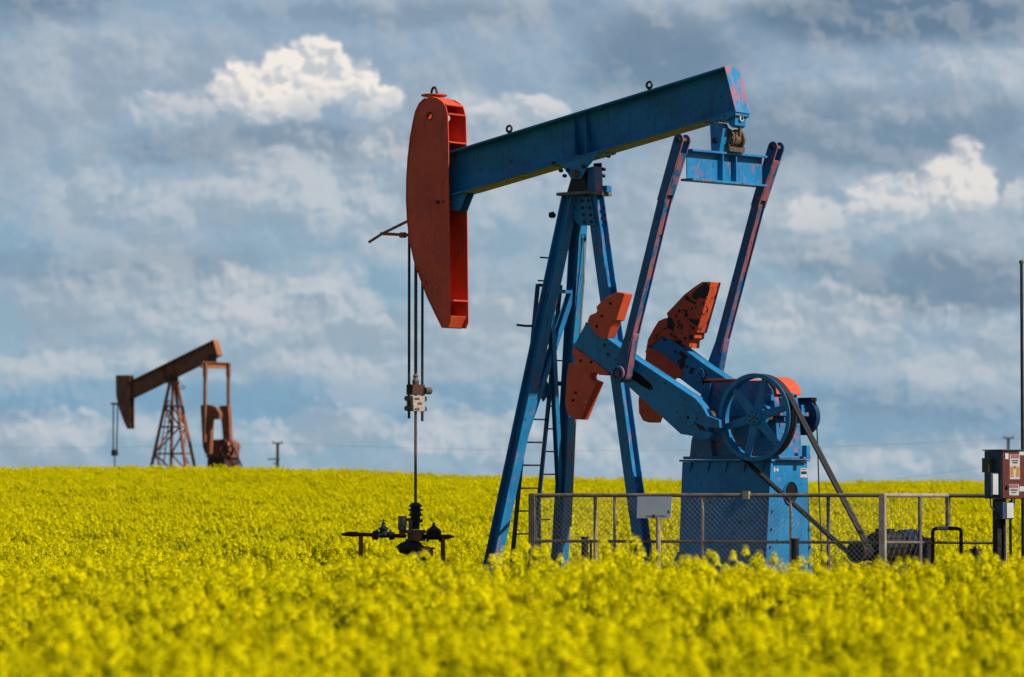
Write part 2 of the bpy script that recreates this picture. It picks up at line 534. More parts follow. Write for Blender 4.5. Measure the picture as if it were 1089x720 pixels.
# gussets under the top plate
gs = MB().mat('blue_worn')
gs.prism(PL([(612, 209), (629, 209), (634.5, 240), (617.5, 240), (611, 233)], -.14), -.175, -.155)
gs.prism([(a, z) for a, z in PL([(612, 209), (629, 209), (634.5, 240), (617.5, 240), (611, 233)], -.14)], .155, .175)
g_ = gs.build('gusset_plate', pj, .003)
bo = MB().mat('black')
for r_, y in enumerate((213.5, 221, 228.5, 236)):
    for k in (0, 1):
        a, z = P(618.8 + r_ * .9 + k * 7.6, y, -.175); bo.bolt((a, -.184, z), (0, 1, 0), .03, .03)
for y in (221, 228.5, 236):
    a, z = P(643 + (y - 221) * .13, y, .12); bo.bolt((a, .1, z), (0, 1, 0), .026, .03)
bo.each('bolt', g_)
# saddle bearing on top
sd = MB().mat('blue_worn')
for b0 in (-.2, .17):
    sd.prism(PL([(594, 172.5), (640, 158.8), (624, 178), (618, 190), (607, 190), (602, 182)], b0), b0, b0 + .03)
sd.prism([(p[0], p[1]) for p in PL([(594, 173), (641, 159.2), (641, 162.5), (594, 176)], -.2)], -.19, .19)
saddle = sd.build('saddle_bracket', wb, .004)
ce = MB().mat('blue_worn'); sa, sz = P(612.5, 184.5, -.2)
ce.mat('brown').cyl((sa, 0, sz), .075, .5, (0, 1, 0), 18)
ce.mat('black').lathe([(.13, -.16), (.13, .16)], (sa, 0, sz), (0, 1, 0), 20)
ce.mat('steel').bolt((sa, -.26, sz), (0, 1, 0), .045, .02)
ce.mat('black').prism([(sa - .26, topz + .028), (sa + .22, topz + .028), (sa + .16, sz), (sa - .13, sz)], -.15, .15)
ce.build('center_bearing', pj, .004)
pk = MB().mat('blue_pit')
pk.prism([(sa + .20, topz + .028), (sa + .40, topz + .028), (sa + .37, sz + .12), (sa + .22, sz + .10)], -.13, .10)
pk.mat('blue_worn').box((sa + .34, .19, topz + .09), (.26, .14, .12)); pk.mat('black').prism([(sa + .14, topz + .03), (sa + .36, topz + .03), (sa + .33, sz + .2), (sa + .16, sz + .2)], .11, .15)
pk.build('bearing_block', pj, .008)
bo = MB().mat('black')
for (x, y, b) in ((589, 173.5, -.2), (596.5, 181.5, -.2), (600.5, 187, -.2), (604, 181, -.21), (620.5, 177, -.21), (647, 166, .2), (642, 180, .2), (641.5, 187, .2)):
    a, z = P(x, y, b); bo.bolt((a, b, z), (0, 1, 0), .036, .06)
bo.each('bolt', saddle)

# --- braces between the front legs
def on_leg(leg, y):
    # leg point at the photo height y
    q0, q1 = leg
    lo, hi = 0.0, 1.0
    for _ in range(30):
        t = (lo + hi) / 2; q = q0 + (q1 - q0) * t; w = F.O + F.u * q.x + F.v * q.y + Vector((0, 0, q.z)) - CAM
        c, s_ = math.cos(TILT), math.sin(TILT)
        dep = w.y * c + w.z * s_; yy = CY - FPX * (-w.y * s_ + w.z * c) / dep
        if yy < y: lo = t
        else: hi = t
    return q
br_ = MB().mat('blue')
br_.hbar(on_leg(legF, 297), on_leg(legN, 500), .12, .12, (1, 0, 0), .014, .012); br_.build('brace', pj)
br_ = MB().mat('blue')
br_.hbar(on_leg(legN, 312), on_leg(legF, 562), .11, .10, (1, 0, 0), .014, .012); br_.build('brace', pj)
br_ = MB().mat('blue'); br_.bar(on_leg(legN, 309), on_leg(legF, 311), .1, .06, (1, 0, 0)); br_.build('brace', pj)
gp = MB().mat('blue'); gm = (on_leg(legF, 297) + on_leg(legN, 500)) / 2
q = p3(578, 412, on_leg(legN, 410).y * .5 + on_leg(legF, 410).y * .5 - .05)
gp.bar(q + Vector((.02, -.13, .12)), q + Vector((-.02, .13, -.16)), .3, .02, (0, 1, .3)); gp.build('gusset_plate', pj)

# --- ladder
ld = MB().mat('navy')
La0, La1 = p3(545, 592, -.38), p3(572, 302, -.38); Lb0, Lb1 = p3(567, 592, .19), p3(596, 303, .22)
La0 = extend(La1, La0, GZ); Lb0 = extend(Lb1, Lb0, GZ)
ld.bar(La0, La1, .04, .075, (0, 1, 0)); ld.bar(Lb0, Lb1, .04, .075, (0, 1, 0))
ld.tube([La1 + Vector((0, 0, -.02)), Lb1 + Vector((0, 0, -.02))], .03, 8)
ladder = ld.build('ladder', pj)
ZA = lambda y: P(556, y, -.1)[1]
rg = MB().mat('black')
for k in range(14):
    z = ZA(592 - k * 24.3) if k else None
    if z is None: continue
    rg.tube([extend(La0, La1, z), extend(Lb0, Lb1, z)], .016, 6)
rg.each('rung', ladder)
rg = MB().mat('black')
for k in range(9):
    z = ZA(577 - k * 24.2); q0 = extend(Lb0, Lb1, z)
    rg.tube([q0, q0 + Vector((0.02, .36 , 0))], .014, 6)
rg.each('rung', ladder)
fs = MB().mat('black')
z = ZA(348); q = extend(La0, La1, z); fs.tube([q + Vector((-.25, -.2, .02)), q + Vector((-.12, -.1, 0)), q], .022, 6)
z = ZA(407); q = extend(Lb0, Lb1, z); fs.bar(q, q + Vector((0, .42, -.02)), .05, .08, (1, 0, 0))
fs.each('ladder_bracket', ladder)
sl = MB().mat('black'); q = extend(Lb0, Lb1, P(560, 592, 0)[1])
sl.bar(La0 + Vector((-.3, -.1, .3)), Lb0 + Vector((.1, .2, .3)), .12, .1, (0, 0, 1)); sl.build('skid_beam', pj)
# conduit, tag and hose at the far front leg
cd = MB().mat('tan'); cd.tube([p3(621.5, 252, .25), p3(621, 300, .3), p3(617, 350, .35), p3(613, 420, .42), p3(607, 560, .72)], .018, 6)
cd.mat('black').tube([p3(607.5 + 6 * math.cos(t), 252.5 + 7 * math.sin(t), .1) for t in [R(x) for x in range(-80, -300, -20)]], .014, 6)
cd.mat('black').tube([p3(616, 256, .2), p3(618, 250, .2), p3(622, 249, .22), p3(623, 256, .25)], .014, 6)
cd.build('conduit', pj)
yt = MB().mat('yellowtag'); a, z = P(606, 241, 0); yt.cyl((a, 0, z), .045, .14); yt.mat('labelwhite').cyl((a, 0, z + .1), .05, .05); yt.build('grease_cup', pj)
fl = MB().mat('black'); fl.tube([p3(589, 229, -.3), p3(585.5, 229, -.4)], .05, 8); fl.tube([p3(584, 227, -.38), p3(589, 226, -.3)], .02, 6); fl.build('clamp', pj)

# --- base pedestal
BT, BB = .54, .68
zt_ = P(770, 491, -BT)[1]
tA0, tA1 = P(725.5, 491, -BT)[0], P(820, 491, -BT)[0]
bA0, bA1 = P(722, 590, -BB)[0], P(815, 590, -BB)[0]
zmid = P(770, 590, -BB)[1]
k = (GZ - zt_) / (zmid - zt_)
bA0 = tA0 + (bA0 - tA0) * k; bA1 = tA1 + (bA1 - tA1) * k; BB = BT + (BB - BT) * k
bs_ = MB().mat('blue')
vs = [(tA0, -BT, zt_), (tA1, -BT, zt_), (tA1, BT, zt_), (tA0, BT, zt_), (bA0, -BB, GZ), (bA1, -BB, GZ), (bA1, BB, GZ), (bA0, BB, GZ)]
bs_.add(vs, [[0, 1, 2, 3], [7, 6, 5, 4], [0, 4, 5, 1], [1, 5, 6, 2], [2, 6, 7, 3], [3, 7, 4, 0]])
bs_.box(((tA0 + tA1) / 2, 0, zt_ + .02), (tA1 - tA0 + .08, BT * 2 + .08, .036))
base = bs_.build('base', pj, .006)
gu = MB().mat('blue')
for i in range(5):
    a = tA0 + .18 + i * (tA1 - tA0 - .36) / 4
    gu.add([(a - .05, -BT - .001, zt_ - .003), (a + .05, -BT - .001, zt_ - .003), (a, -BT - .03, zt_ - .2), (a - .05, -BT - .05, zt_ - .003), (a + .05, -BT - .05, zt_ - .003)], [[0, 1, 4, 3], [3, 4, 2], [0, 3, 2], [1, 2, 4], [0, 2, 1]])
# flared foot on the far left
gu.prism([(bA0 - .02, GZ), (bA0 - .02, GZ + 1.1), (bA0 - .28, GZ + .55), (bA0 - .28, GZ)], -BB + .05, BB - .05)
gu.prism([(bA0 - .1, GZ), (bA0 - .1, GZ + .25), (bA1 + .1, GZ + .25), (bA1 + .1, GZ)], -BB - .06, -BB - .002)
gu.each('base_gusset', base)
# opening facing the motor: a disc on the end face, its inner shade painted
aF = tA1 + .002
b_, z_ = F.PA(840.5, 524, aF)
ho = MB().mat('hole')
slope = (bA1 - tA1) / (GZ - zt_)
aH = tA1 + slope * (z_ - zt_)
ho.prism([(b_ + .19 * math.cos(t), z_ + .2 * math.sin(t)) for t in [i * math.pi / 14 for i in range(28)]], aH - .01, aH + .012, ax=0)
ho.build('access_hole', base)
rim = MB().mat('blue'); rim.lathe([(.19, 0), (.215, 0), (.215, .03), (.19, .03)], (aH, b_, z_), (1, 0, 0), 28, closed=True); rim.build('hole_rim', base)
lb = MB().mat('labelwhite')
def end_quad(m, x0, y0, x1, y1, off):
    a = tA1 + off
    p, q = F.PA(x0, y0, a), F.PA(x1, y1, a)
    m.prism([(p[0], p[1]), (q[0], p[1]), (q[0], q[1]), (p[0], q[1])], a - .012 + slope * ((p[1] + q[1]) / 2 - zt_), a + slope * ((p[1] + q[1]) / 2 - zt_), ax=0)
# H-like mark
end_quad(lb, 823, 497.2, 824.4, 502, .007); end_quad(lb, 826.4, 498, 828, 501.4, .007); end_quad(lb, 824.4, 499, 826.4, 500.4, .007)
end_quad(lb, 851.2, 497.8, 858.6, 507.8, .006)
end_quad(lb.mat('labeldark'), 852, 501.2, 858, 504.2, .010)
end_quad(lb.mat('labelred'), 852, 498.6, 858, 499.6, .010)
lb.each('decal', base)
bo = MB().mat('black')
for (x, y) in ((821, 544), (820, 563), (819, 582), (860, 563), (861, 582), (826, 575)):
    b, z = F.PA(x, y, aF); a = tA1 + slope * (z - zt_); bo.bolt((a + .01, b, z), (1, 0, 0), .022, .02)
bo.each('bolt', base)

# --- gearbox
GBh = .36
gz0 = zt_ + .04
gb = MB().mat('blue_rust')
gout = [(733, 487), (735, 468), (741, 452), (747, 430), (751, 408), (757, 406), (800, 404.5), (810, 404.5), (817, 408), (821.5, 415), (824, 430), (826, 460), (828, 487)]
gp_ = PL(gout, -GBh); gp_ = [(a, max(z, gz0)) for a, z in gp_]
gb.prism(gp_, -GBh, GBh)
zj = P(780, 441, -GBh)[1]
gb.box(((gp_[0][0] + gp_[-1][0]) / 2 + .02, 0, zj), (gp_[-1][0] - gp_[0][0] + .14, GBh * 2 + .14, .07))
gb.box(((gp_[0][0] + gp_[-1][0]) / 2 + .02, 0, gz0 + .03), (gp_[-1][0] - gp_[0][0] + .16, GBh * 2 + .22, .05))
ms = [P(x, y, -GBh - .03) for x, y in ((742, 487), (744, 468), (758, 468), (760, 487))]
gb.prism(ms, -GBh - .1, -GBh - .002)
gear = gb.build('gearbox', pj, .012)
ld_ = MB().mat('orange')
ld_.prism(PL([(748, 405.2), (785, 405), (784, 402.6), (752, 403.2)], -GBh), -GBh - .03, GBh + .02)
ld_.prism([(a, z + .012) for a, z in PL([(809, 403.6), (817, 407), (821.8, 414), (823, 420), (825.5, 420), (824.5, 412), (819, 404.5), (811, 401)], -GBh)], -GBh + .02, GBh + .03)
ld_.build('lid', gear, .01)
fi = MB().mat('blue')
fi.prism([(a, z) for a, z in PL([(744, 432), (751, 408), (758, 408), (752, 445)], -GBh)], -GBh - .06, -GBh - .03)
fi.mat('blue_rust').prism(PL([(741, 440), (752, 409), (770, 409), (764, 446)], -GBh + .2), GBh - .4, GBh - .37)
for b in (-.25, .0, .25):
    a = gp_[-1][0]; fi.mat('blue').box((a + .01, b, zj - .08), (.10, .03, .10))
fi.mat('blue').box((gp_[-1][0] + .05, -.12, zj + .32), (.10, .16, .12))
for (x, y) in ((818, 423), (812, 430), (805, 462), (815, 440)):
    a, z = P(x, y, -GBh - .06); fi.box((a, -GBh - .04, z), (.12, .09, .1))
fi.cyl((P(812, 444, -.4)[0], -GBh - .05, zj), .17, .12, (0, 1, 0), 20)
fi.each('housing_rib', gear, .005)
bd = MB().mat('navy')
a, z = P(854, 443, .62)
bd.lathe([(.1, .0), (.33, .0), (.33, .12), (.3, .12), (.3, .05), (.1, .05)], (a, .56, z), (0, 1, 0), 28)
bd.mat('blue').box((a - .06, .5, z + .1), (.3, .1, .2)); bd.mat('black').box((a + .1, .62, z + .3), (.28, .16, .06))
bd.mat('black').bar((a + .24, .62, z + .32), (a + .28, .62, z + .05), .04, .03)
bd.build('brake_drum', gear, .004)
sh_ = MB().mat('steel'); sz0 = P(732, 444, -1.1)[1]
sh_.cyl((0, 0, sz0), .13, 2.0, (0, 1, 0), 24); sh_.build('crankshaft', gear)
cbl = MB().mat('black'); cbl.tube([p3(867, 428, .62), p3(869, 460, .62), p3(871, 520, .62), p3(874, 600, .62)], .012, 6); cbl.build('brake_cable', gear)
ra = MB().mat('blue'); ra.box((P(850, 480, 0)[0], .2, gz0 + .14), (.1, .1, .2)); ra.build('housing_foot', gear)

# --- sheave (big belt wheel)
SB = -.80; scx, scz = P(802.3, 443.8, SB - .1); SR = P(802.3, 397.2, SB - .1)[1] - scz
sh = MB().mat('blue')
sh.mat('rubber')
sh.lathe([(SR, -.1), (SR, .1), (SR - .055, .1), (SR - .055, -.1)], (scx, SB, scz), (0, 1, 0), 64, closed=True)
sh.mat('blue').lathe([(SR + .004, .0), (SR - .07, .0), (SR - .07, .018), (SR + .004, .018)], (scx, SB - .12, scz), (0, 1, 0), 64, closed=True)
sh.mat('blue').lathe([(SR - .056, -.098), (SR - .056, .098), (SR - .066, .098), (SR - .066, -.098)], (scx, SB, scz), (0, 1, 0), 64, closed=True)
sheave = sh.build('sheave', pj)
sk = MB().mat('blue')
for i in range(6):
    an = R(14 + 60 * i); d = Vector((math.cos(an), 0, math.sin(an))); n = Vector((-d.z, 0, d.x))
    c0 = Vector((scx, SB - .02, scz))
    for hw0, hw1, t in ((.085, .05, .05),):
        vs = []
        for y in (-t / 2, t / 2):
            for r_, hw in ((.1, hw0), (SR - .062, hw1)):
                for s_ in (-1, 1):
                    vs.append(c0 + d * r_ + n * hw * s_ + Vector((0, y - .03, 0)))
        sk.add(vs, [[0, 1, 3, 2], [4, 6, 7, 5], [0, 4, 5, 1], [2, 3, 7, 6], [0, 2, 6, 4], [1, 5, 7, 3]])
    sk.bar(c0 + d * .1 + Vector((0, .03, 0)), c0 + d * (SR - .064) + Vector((0, .03, 0)), .03, .07, tuple(n))
sk.each('spoke', sheave, .006, per=2)
hb = MB().mat('blue'); hb.lathe([(.03, -.14), (.12, -.13), (.15, -.08), (.15, .12)], (scx, SB, scz), (0, 1, 0), 24)
hb.mat('steel').cyl((scx, SB - .1, scz), .035, .12, (0, 1, 0), 12)
for i in range(6):
    an = R(44 + 60 * i); hb.mat('black').bolt((scx + .09 * math.cos(an), SB - .142, scz + .09 * math.sin(an)), (0, 1, 0), .016, .03)
hb.build('hub', sheave, .004)
shf = MB().mat('steel'); shf.cyl((scx, -.45, scz), .06, .6, (0, 1, 0), 16); shf.build('shaft', sheave)
# belts
mcx, mcz = P(915.5, 586.5, SB); MR = .16
dv = Vector((mcx - scx, mcz - scz)); Ld = dv.length; base_an = math.atan2(dv.y, dv.x); al = math.acos((SR - MR) / Ld)
bt = MB().mat('rubber')
for s_ in (1, -1):
    an = base_an + s_ * al; n = Vector((math.cos(an), math.sin(an)))
    q0 = Vector((scx, scz)) + n * (SR + .006); q1 = Vector((mcx, mcz)) + n * (MR + .006)
    for o in (-.042, .042):
        bt.bar((q0.x, SB + o, q0.y), (q1.x, SB + o, q1.y), .07, .03)
bt.each('drive_belt', pj)

# --- cranks + counterweights
def crank_set(dx, dy, bF, thick, near):
    sh2 = lambda pts: [(x + dx, y + dy) for x, y in pts]
    b0 = bF; b1 = bF + thick
    co = [(623.5, 342.5), (676, 381.8), (739, 423.0), (746, 431), (752, 442), (764.8, 446.5), (765.5, 455.5), (752, 454.5), (752.5, 458.5), (757.5, 460.5), (753.5, 467.5), (744, 468.2), (738, 464), (723.6, 461.6), (669, 412), (610, 367.6)]
    m = MB().mat('blue'); m.prism(PL(sh2(co), b0), b0, b1)
    cr = m.build('crank', pj, .012)
    fl_ = MB().mat('blue')
    up = PL(sh2([(623.5, 342.5), (676, 381.8), (739, 423.0), (738, 426.5), (675, 385.5), (622.5, 345.5)]), b0)
    fl_.prism(up, b0 - .015, b0 - .001); fl_.prism(up, b1 + .001, b1 + .05)
    fl_.each('crank_flange', cr, .004)
    sl_ = MB().mat('hole'); sl_.prism(PL(sh2([(674, 394), (681, 398.5), (692, 408), (694, 412.5), (690.5, 414.5), (684, 411), (673, 403.5), (671, 398)]), b0), b0 - .006, b0 + .02)  # dark plate on the crank face, painted as the shade of the slot
    sl_.build('stroke_slot', cr)
    dt = MB().mat('black')
    for (x, y) in ((646.5, 377), (655.5, 383), (692.5, 413), (643, 367)):
        a, z = P(x + dx, y + dy, b0); dt.cyl((a, b0 - .002, z), .03, .016, (0, 1, 0), 10)
    a, z = P(732.3 + dx, 444 + dy, b0)
    for i in range(6):
        t = R(60 * i); dt.bolt((a + .11 * math.cos(t), b0 - .004, z + .11 * math.sin(t)), (0, 1, 0), .014, .02)
    dt.mat('blue').cyl((a, b0 - .004, z), .165, .02, (0, 1, 0), 24); dt.mat('black').bolt((a, b0 - .014, z), (0, 1, 0), .03, .02)
    dt.prism(PL(sh2([(738, 449), (748, 453), (752, 459), (744, 457)]), b0), b0 - .004, b0 + .01)
    dt.each('crank_bolt', cr)
    return cr
crN = crank_set(0, 0, -1.1, .19, True)
crF = crank_set(75.5, 7, .9, .2, False)
def weight(pts, b0, b1, mat='orange', holes=()):
    m = MB().mat(mat); m.prism(PL(pts, b0), b0, b1); o = m.build('counterweight', pj, .014)
    h = MB().mat('hole')  # dark discs painted as the shade in the bolt holes
    for x, y in holes:
        a, z = P(x, y, b0); h.cyl((a, b0 - .001, z), .028, .012, (0, 1, 0), 10)
    if holes: h.each('bolt_hole', o)
    return o
Z = lambda pts: [(580 + x / 3.79, 270 + y / 3.79) for x, y in pts]
weight(Z([(168, 272), (178, 247), (203, 237), (208, 228), (203, 214), (222, 194), (250, 172), (290, 153), (320, 160), (286, 268), (272, 270), (272, 284), (262, 298), (250, 334), (240, 345), (205, 330)]), -1.14, -.9, 'orange', Z([(262, 200), (207, 292), (228, 250)]))
weight(Z([(112, 376), (106, 400), (116, 412), (122, 430), (112, 438), (94, 440), (86, 480), (78, 600), (88, 648), (118, 667), (144, 668), (208, 516), (182, 506), (178, 494), (184, 480), (206, 478), (215, 488), (246, 490), (252, 478), (180, 420)]), -1.13, -.92, 'orange', Z([(112, 590), (122, 560), (185, 436), (142, 430)]))
wUF = weight(Z([(405, 385), (412, 345), (436, 300), (455, 270), (478, 260), (494, 257), (487, 240), (520, 205), (560, 162), (600, 132), (630, 112), (668, 112), (640, 215), (610, 318), (602, 318), (600, 340), (583, 348), (580, 380), (545, 360), (470, 330)]), .86, 1.17, 'orange_chip', Z([(596, 300), (540, 230), (500, 296)]))
weight(Z([(408, 372), (402, 420), (396, 470), (384, 520), (374, 590), (376, 640), (392, 672), (415, 680), (436, 680), (490, 520), (500, 500), (545, 502), (550, 470), (470, 400)]), .87, 1.1, 'orange')
wp = MB().mat('black')
for poly in ([(588, 168), (606, 146), (634, 122), (660, 122), (663, 140), (655, 168), (640, 182), (622, 176), (606, 186), (594, 180)], [(560, 172), (574, 168), (590, 186), (612, 196), (604, 206), (584, 194), (566, 186)],
             [(494, 252), (508, 258), (522, 282), (516, 314), (500, 300), (492, 276)], [(580, 258), (604, 266), (622, 262), (614, 290), (596, 282)]):
    wp.prism(PL(Z(poly), .86), .8565, .86)
wp.each('worn_patch', pj.children[-1] if False else wUF)
ck = MB().mat('blue')
ck.cyl((P(747.5, 398.5, 1.0)[0], .89, P(747.5, 398.5, .88)[1]), .13, .06, (0, 1, 0), 20)
ck.mat('black')
a, z = P(748.5, 398, .86)
for i in range(6): ck.bolt((a + .08 * math.cos(R(60 * i)), .855, z + .08 * math.sin(R(60 * i))), (0, 1, 0), .02, .02)
for poly in ([(706, 352), (709, 352), (708, 363), (705, 362)], [(724, 371), (730, 372), (732, 378), (729, 382), (728, 390), (724, 394), (722, 386), (725, 380), (722, 376)], [(735, 390), (739, 392), (738, 400), (733, 396)]):
    ck.prism(PL(poly, .9), .894, .9)
ck.each('worn_patch', crF)

# --- equalizer and pitman arms
ea = P(729, 175, -1.15)[0]
ez0t, ez0b = F.P(729, 158.5, -1.15)[1], F.P(729, 192, -1.15)[1]
ez1t, ez1b = F.P(820, 165.5, 1.15)[1], F.P(820, 198.5, 1.15)[1]
eq = MB().mat('blue_worn')
tf = .04
for (z0, z1) in ((ez0t, ez1t), (ez0b + tf, ez1b + tf)):
    vs = []
    for b, z in ((-1.12, z0), (1.12, z1)):
        vs += [(ea - .13, b, z - tf), (ea + .13, b, z - tf), (ea + .13, b, z), (ea - .13, b, z)]
    eq.add(vs, [[0, 1, 2, 3], [7, 6, 5, 4], [0, 4, 5, 1], [1, 5, 6, 2], [2, 6, 7, 3], [3, 7, 4, 0]])
vs = []
for b, z, zz in ((-1.12, ez0t - tf, ez0b + tf), (1.12, ez1t - tf, ez1b + tf)):
    vs += [(ea - .01, b, zz), (ea + .01, b, zz), (ea + .01, b, z), (ea - .01, b, z)]
eq.add(vs, [[0, 1, 2, 3], [7, 6, 5, 4], [0, 4, 5, 1], [1, 5, 6, 2], [2, 6, 7, 3], [3, 7, 4, 0]])
for b in (-.2, .2):
    zz0 = (ez0b + ez1b) / 2 + tf; zz1 = (ez0t + ez1t) / 2 - tf - .015
    eq.mat('blue').box((ea + .065, b, (zz0 + zz1) / 2), (.105, .03, zz1 - zz0))
eqo = eq.build('equalizer', pj, .004)


def pitman(b, top, mid, bot):
    # top/mid/bot: photo points of the arm's centre
    T, Mi, B = [p3(x, y, b) for x, y in (top, mid, bot)]
    m = MB().mat('blue_pit')
    d = (B - T).normalized(); n = Vector((-d.z, 0, d.x))
    if n.x < 0: n = -n
    m.hbar(Mi, B - d * .35, .17, .19, (0, 1, 0), .02, .10)
    o = m.build('pitman_arm', pj, .006)
    h = MB().mat('blue_pit')
    # boxed head plate + two ears at the top
    def pl(c0, c1, hw, b0, b1, mt):
        h.mat(mt)
        q = [(c0.x - n.x * hw, c0.z - n.z * hw), (c0.x + n.x * hw, c0.z + n.z * hw), (c1.x + n.x * hw, c1.z + n.z * hw), (c1.x - n.x * hw, c1.z - n.z * hw)]
        h.prism(q, b0, b1)
    hw = .105
    for bb in (b - .115, b + .085):
        c0, c1 = T - d * .0, Mi + d * .16
        arc = [(T.x + n.x * hw * math.cos(t) - d.x * hw * math.sin(t), T.z + n.z * hw * math.cos(t) - d.z * hw * math.sin(t)) for t in [math.pi - i * math.pi / 8 for i in range(9)]]
        low = [(c1.x + n.x * hw * .8, c1.z + n.z * hw * .8), (c1.x - n.x * hw * .8, c1.z - n.z * hw * .8)]
        h.mat('blue_pit').prism(arc + low, bb, bb + .03)
    pl(T + d * .22, Mi + d * .02, .098, b - .084, b + .084, 'blue_pit')
    h.build('head', o, .006)
    pn = MB().mat('steel'); pn.cyl((T.x, b, T.z), .045, .26, (0, 1, 0), 14); pn.mat('black').bolt((T.x, b - .135, T.z), (0, 1, 0), .05, .03); pn.build('head_pin', o)
    f = MB().mat('blue_pit')
    w0, w1 = .09, .165
    c0 = B - d * .75; c1 = B
    pts_ = [(c0.x - n.x * w0, c0.z - n.z * w0), (c0.x + n.x * w0, c0.z + n.z * w0)]
    arc = [(B.x + n.x * w1 * math.cos(t) + d.x * w1 * math.sin(t), B.z + n.z * w1 * math.cos(t) + d.z * w1 * math.sin(t)) for t in [i * math.pi / 10 for i in range(11)]]
    f.prism(pts_ + arc, b - .085, b + .085)
    fo = f.build('wrist_bearing', o, .012)
    g = MB().mat('blue_pit'); g.lathe([(.10, -.0), (.135, -.02), (.135, -.06), (.10, -.07), (.10, -.03)], (B.x, b - .087, B.z), (0, 1, 0), 22)
    g.mat('steel').cyl((B.x, b - .1, B.z), .06, .1, (0, 1, 0), 14)
    g.mat('steel').cyl((B.x, b + .1 if b < 0 else b - .1, B.z), .09, .14, (0, 1, 0), 14)
    g.build('wrist_pin', o)
    return o
pitman(-1.29, (725.5, 149), (709, 205), (662, 397))
pitman(1.27, (825.5, 157), (808.5, 211), (758, 401))

# --- tail bearing between beam and equalizer
tb = MB().mat('blue')
tb.prism(PL([(757, 124), (782.5, 118.4), (782.5, 122.5), (772, 128), (757.5, 129)], -.2), -.21, .21)
tb.prism(PL([(757.5, 128), (760, 128), (763.5, 160), (759, 160)], -.12), -.19, -.16)
za, zb2 = P(768, 133, -.1)[1], (ez0t + ez1t) / 2
tb.mat('blue_worn').prism([(ea - .12, zb2), (ea + .06, zb2), (ea + .15, za - .08), (ea + .10, za + .02), (ea - .15, za + .05)], -.24, -.06)
tbo = tb.build('tail_bearing', pj, .006)
t2 = MB().mat('blue_worn')
aL, zL = P(783.5, 128, .0)
t2.prism([(aL - .1, zL + .16), (aL + .09, zL + .16), (aL + .07, zL - .1), (aL + .0, zL - .14), (aL - .07, zL - .08)], -.15, .17)
t2.build('hanger_lug', tbo, .01)
t3 = MB().mat('brown')
aD, zD = ea + .02, zb2 + .24
t3.lathe([(.10, -.03), (.19, -.03), (.19, .02), (.135, .03), (.135, .27), (.19, .28), (.19, .33), (.10, .34)], (aD + .05, -.05, zD), (0, 1, 0), 26)
for k in range(7):
    t = R(51 * k); t3.bolt((aD + .05 + .16 * math.cos(t), -.09, zD + .16 * math.sin(t)), (0, 1, 0), .022, .03)
t3.mat('steel').box((aD, .1, zb2 + .05), (.34, .42, .09)); t3.mat('black').box((aD, .1, zb2 + .14), (.22, .3, .12))
t3.mat('pale').lathe([(.02, .0), (.06, 0), (.06, .03)], (aL + .085, .0, zL + .03), (1, 0, 0), 14)
t3.mat('black').bolt((aL + .12, .0, zL + .03), (1, 0, 0), .03, .03)
a, z = ea - .03, zb2 + .2
t3.bolt((a, -.25, z), (0, 1, 0), .06, .04)
t3.mat('brown').box((aD + .12, .34, zD - .17), (.08, .06, .1)); t3.box((aL + .02, .06, (zL + zD) / 2), (.05, .05, .25))
t3.build('bearing_drum', tbo, .006)

# ================================================================== MOTOR
mo = thing('electric_motor', F, 'dark electric motor behind the fence with the two drive belts running down to it', 'motor')
m = MB().mat('black'); m.lathe([(.05, -.15), (MR, -.14), (MR, .14), (.05, .15)], (mcx, SB, mcz), (0, 1, 0), 28); m.build('belt_pulley', mo)
m = MB().mat('steel'); m.lathe([(MR + .002, -.02), (MR + .03, -.02), (MR + .03, .0), (MR + .002, .0)], (mcx, SB - .13, mcz), (0, 1, 0), 28, closed=True); m.build('pulley_rim', mo)
m = MB().mat('black')
m.lathe([(.14, -.45), (.25, -.40), (.26, 0), (.26, .45)], (mcx + .05, -.05, mcz + .06), (0, 1, 0), 30)
for i in range(10):
    t = 2 * math.pi * i / 10; m.bar((mcx + .05 + .27 * math.cos(t), -.4, mcz + .06 + .27 * math.sin(t)), (mcx + .05 + .27 * math.cos(t), .38, mcz + .06 + .27 * math.sin(t)), .012, .014, (-math.sin(t), 0, math.cos(t)))
m.mat('black').box((mcx + .05, -.15, mcz + .34), (.2, .3, .07))
m.build('housing', mo, .004)
m = MB().mat('navy'); m.lathe([(.27, 0), (.31, .03), (.32, .3), (.26, .42), (.05, .44)], (mcx + .05, .36, mcz + .04), (0, 1, 0), 30); m.build('fan_cover', mo)
m = MB().mat('black'); m.prism([(mcx - .25, GZ), (mcx + .3, GZ), (mcx + .22, mcz - .2), (mcx - .15, mcz - .2)], -.4, .3); m.build('motor_mount', mo)

# ================================================================== FENCE
YL, YR = 57.0, 54.3
pL, pR = at(567, 590, YL), at(938, 590, YR)
ang = math.degrees(math.atan2(YL - YR, pR.x - pL.x))
FF = Frame((pL.x, pL.y, 0), ang)
fe = thing('wire_fence', FF, 'low pipe-framed chain-link guard fence around the blue pumpjack', 'fence')
Q = FF.p3
rt_l, rt_r = Q(566, 526.7, 0), Q(938, 526.7, 0)
rm_l, rm_r = Q(566, 575.3, 0), Q(938, 577, 0)
def post(fr, par, px, b, ztop, w=.085, mat='rail', name='post', rnd=True):
    a = fr.P(px, 560, b)[0]; m = MB().mat(mat)
    if rnd: m.tube([(a, b, GZ), (a, b, ztop)], w / 2, 10)
    else: m.bar((a, b, GZ), (a, b, ztop), w, w)
    o = m.build(name, par); return a
zr = lambda a: rt_l.z + (rt_r.z - rt_l.z) * (a - rt_l.x) / (rt_r.x - rt_l.x)
zm = lambda a: rm_l.z + (rm_r.z - rm_l.z) * (a - rm_l.x) / (rm_r.x - rm_l.x)
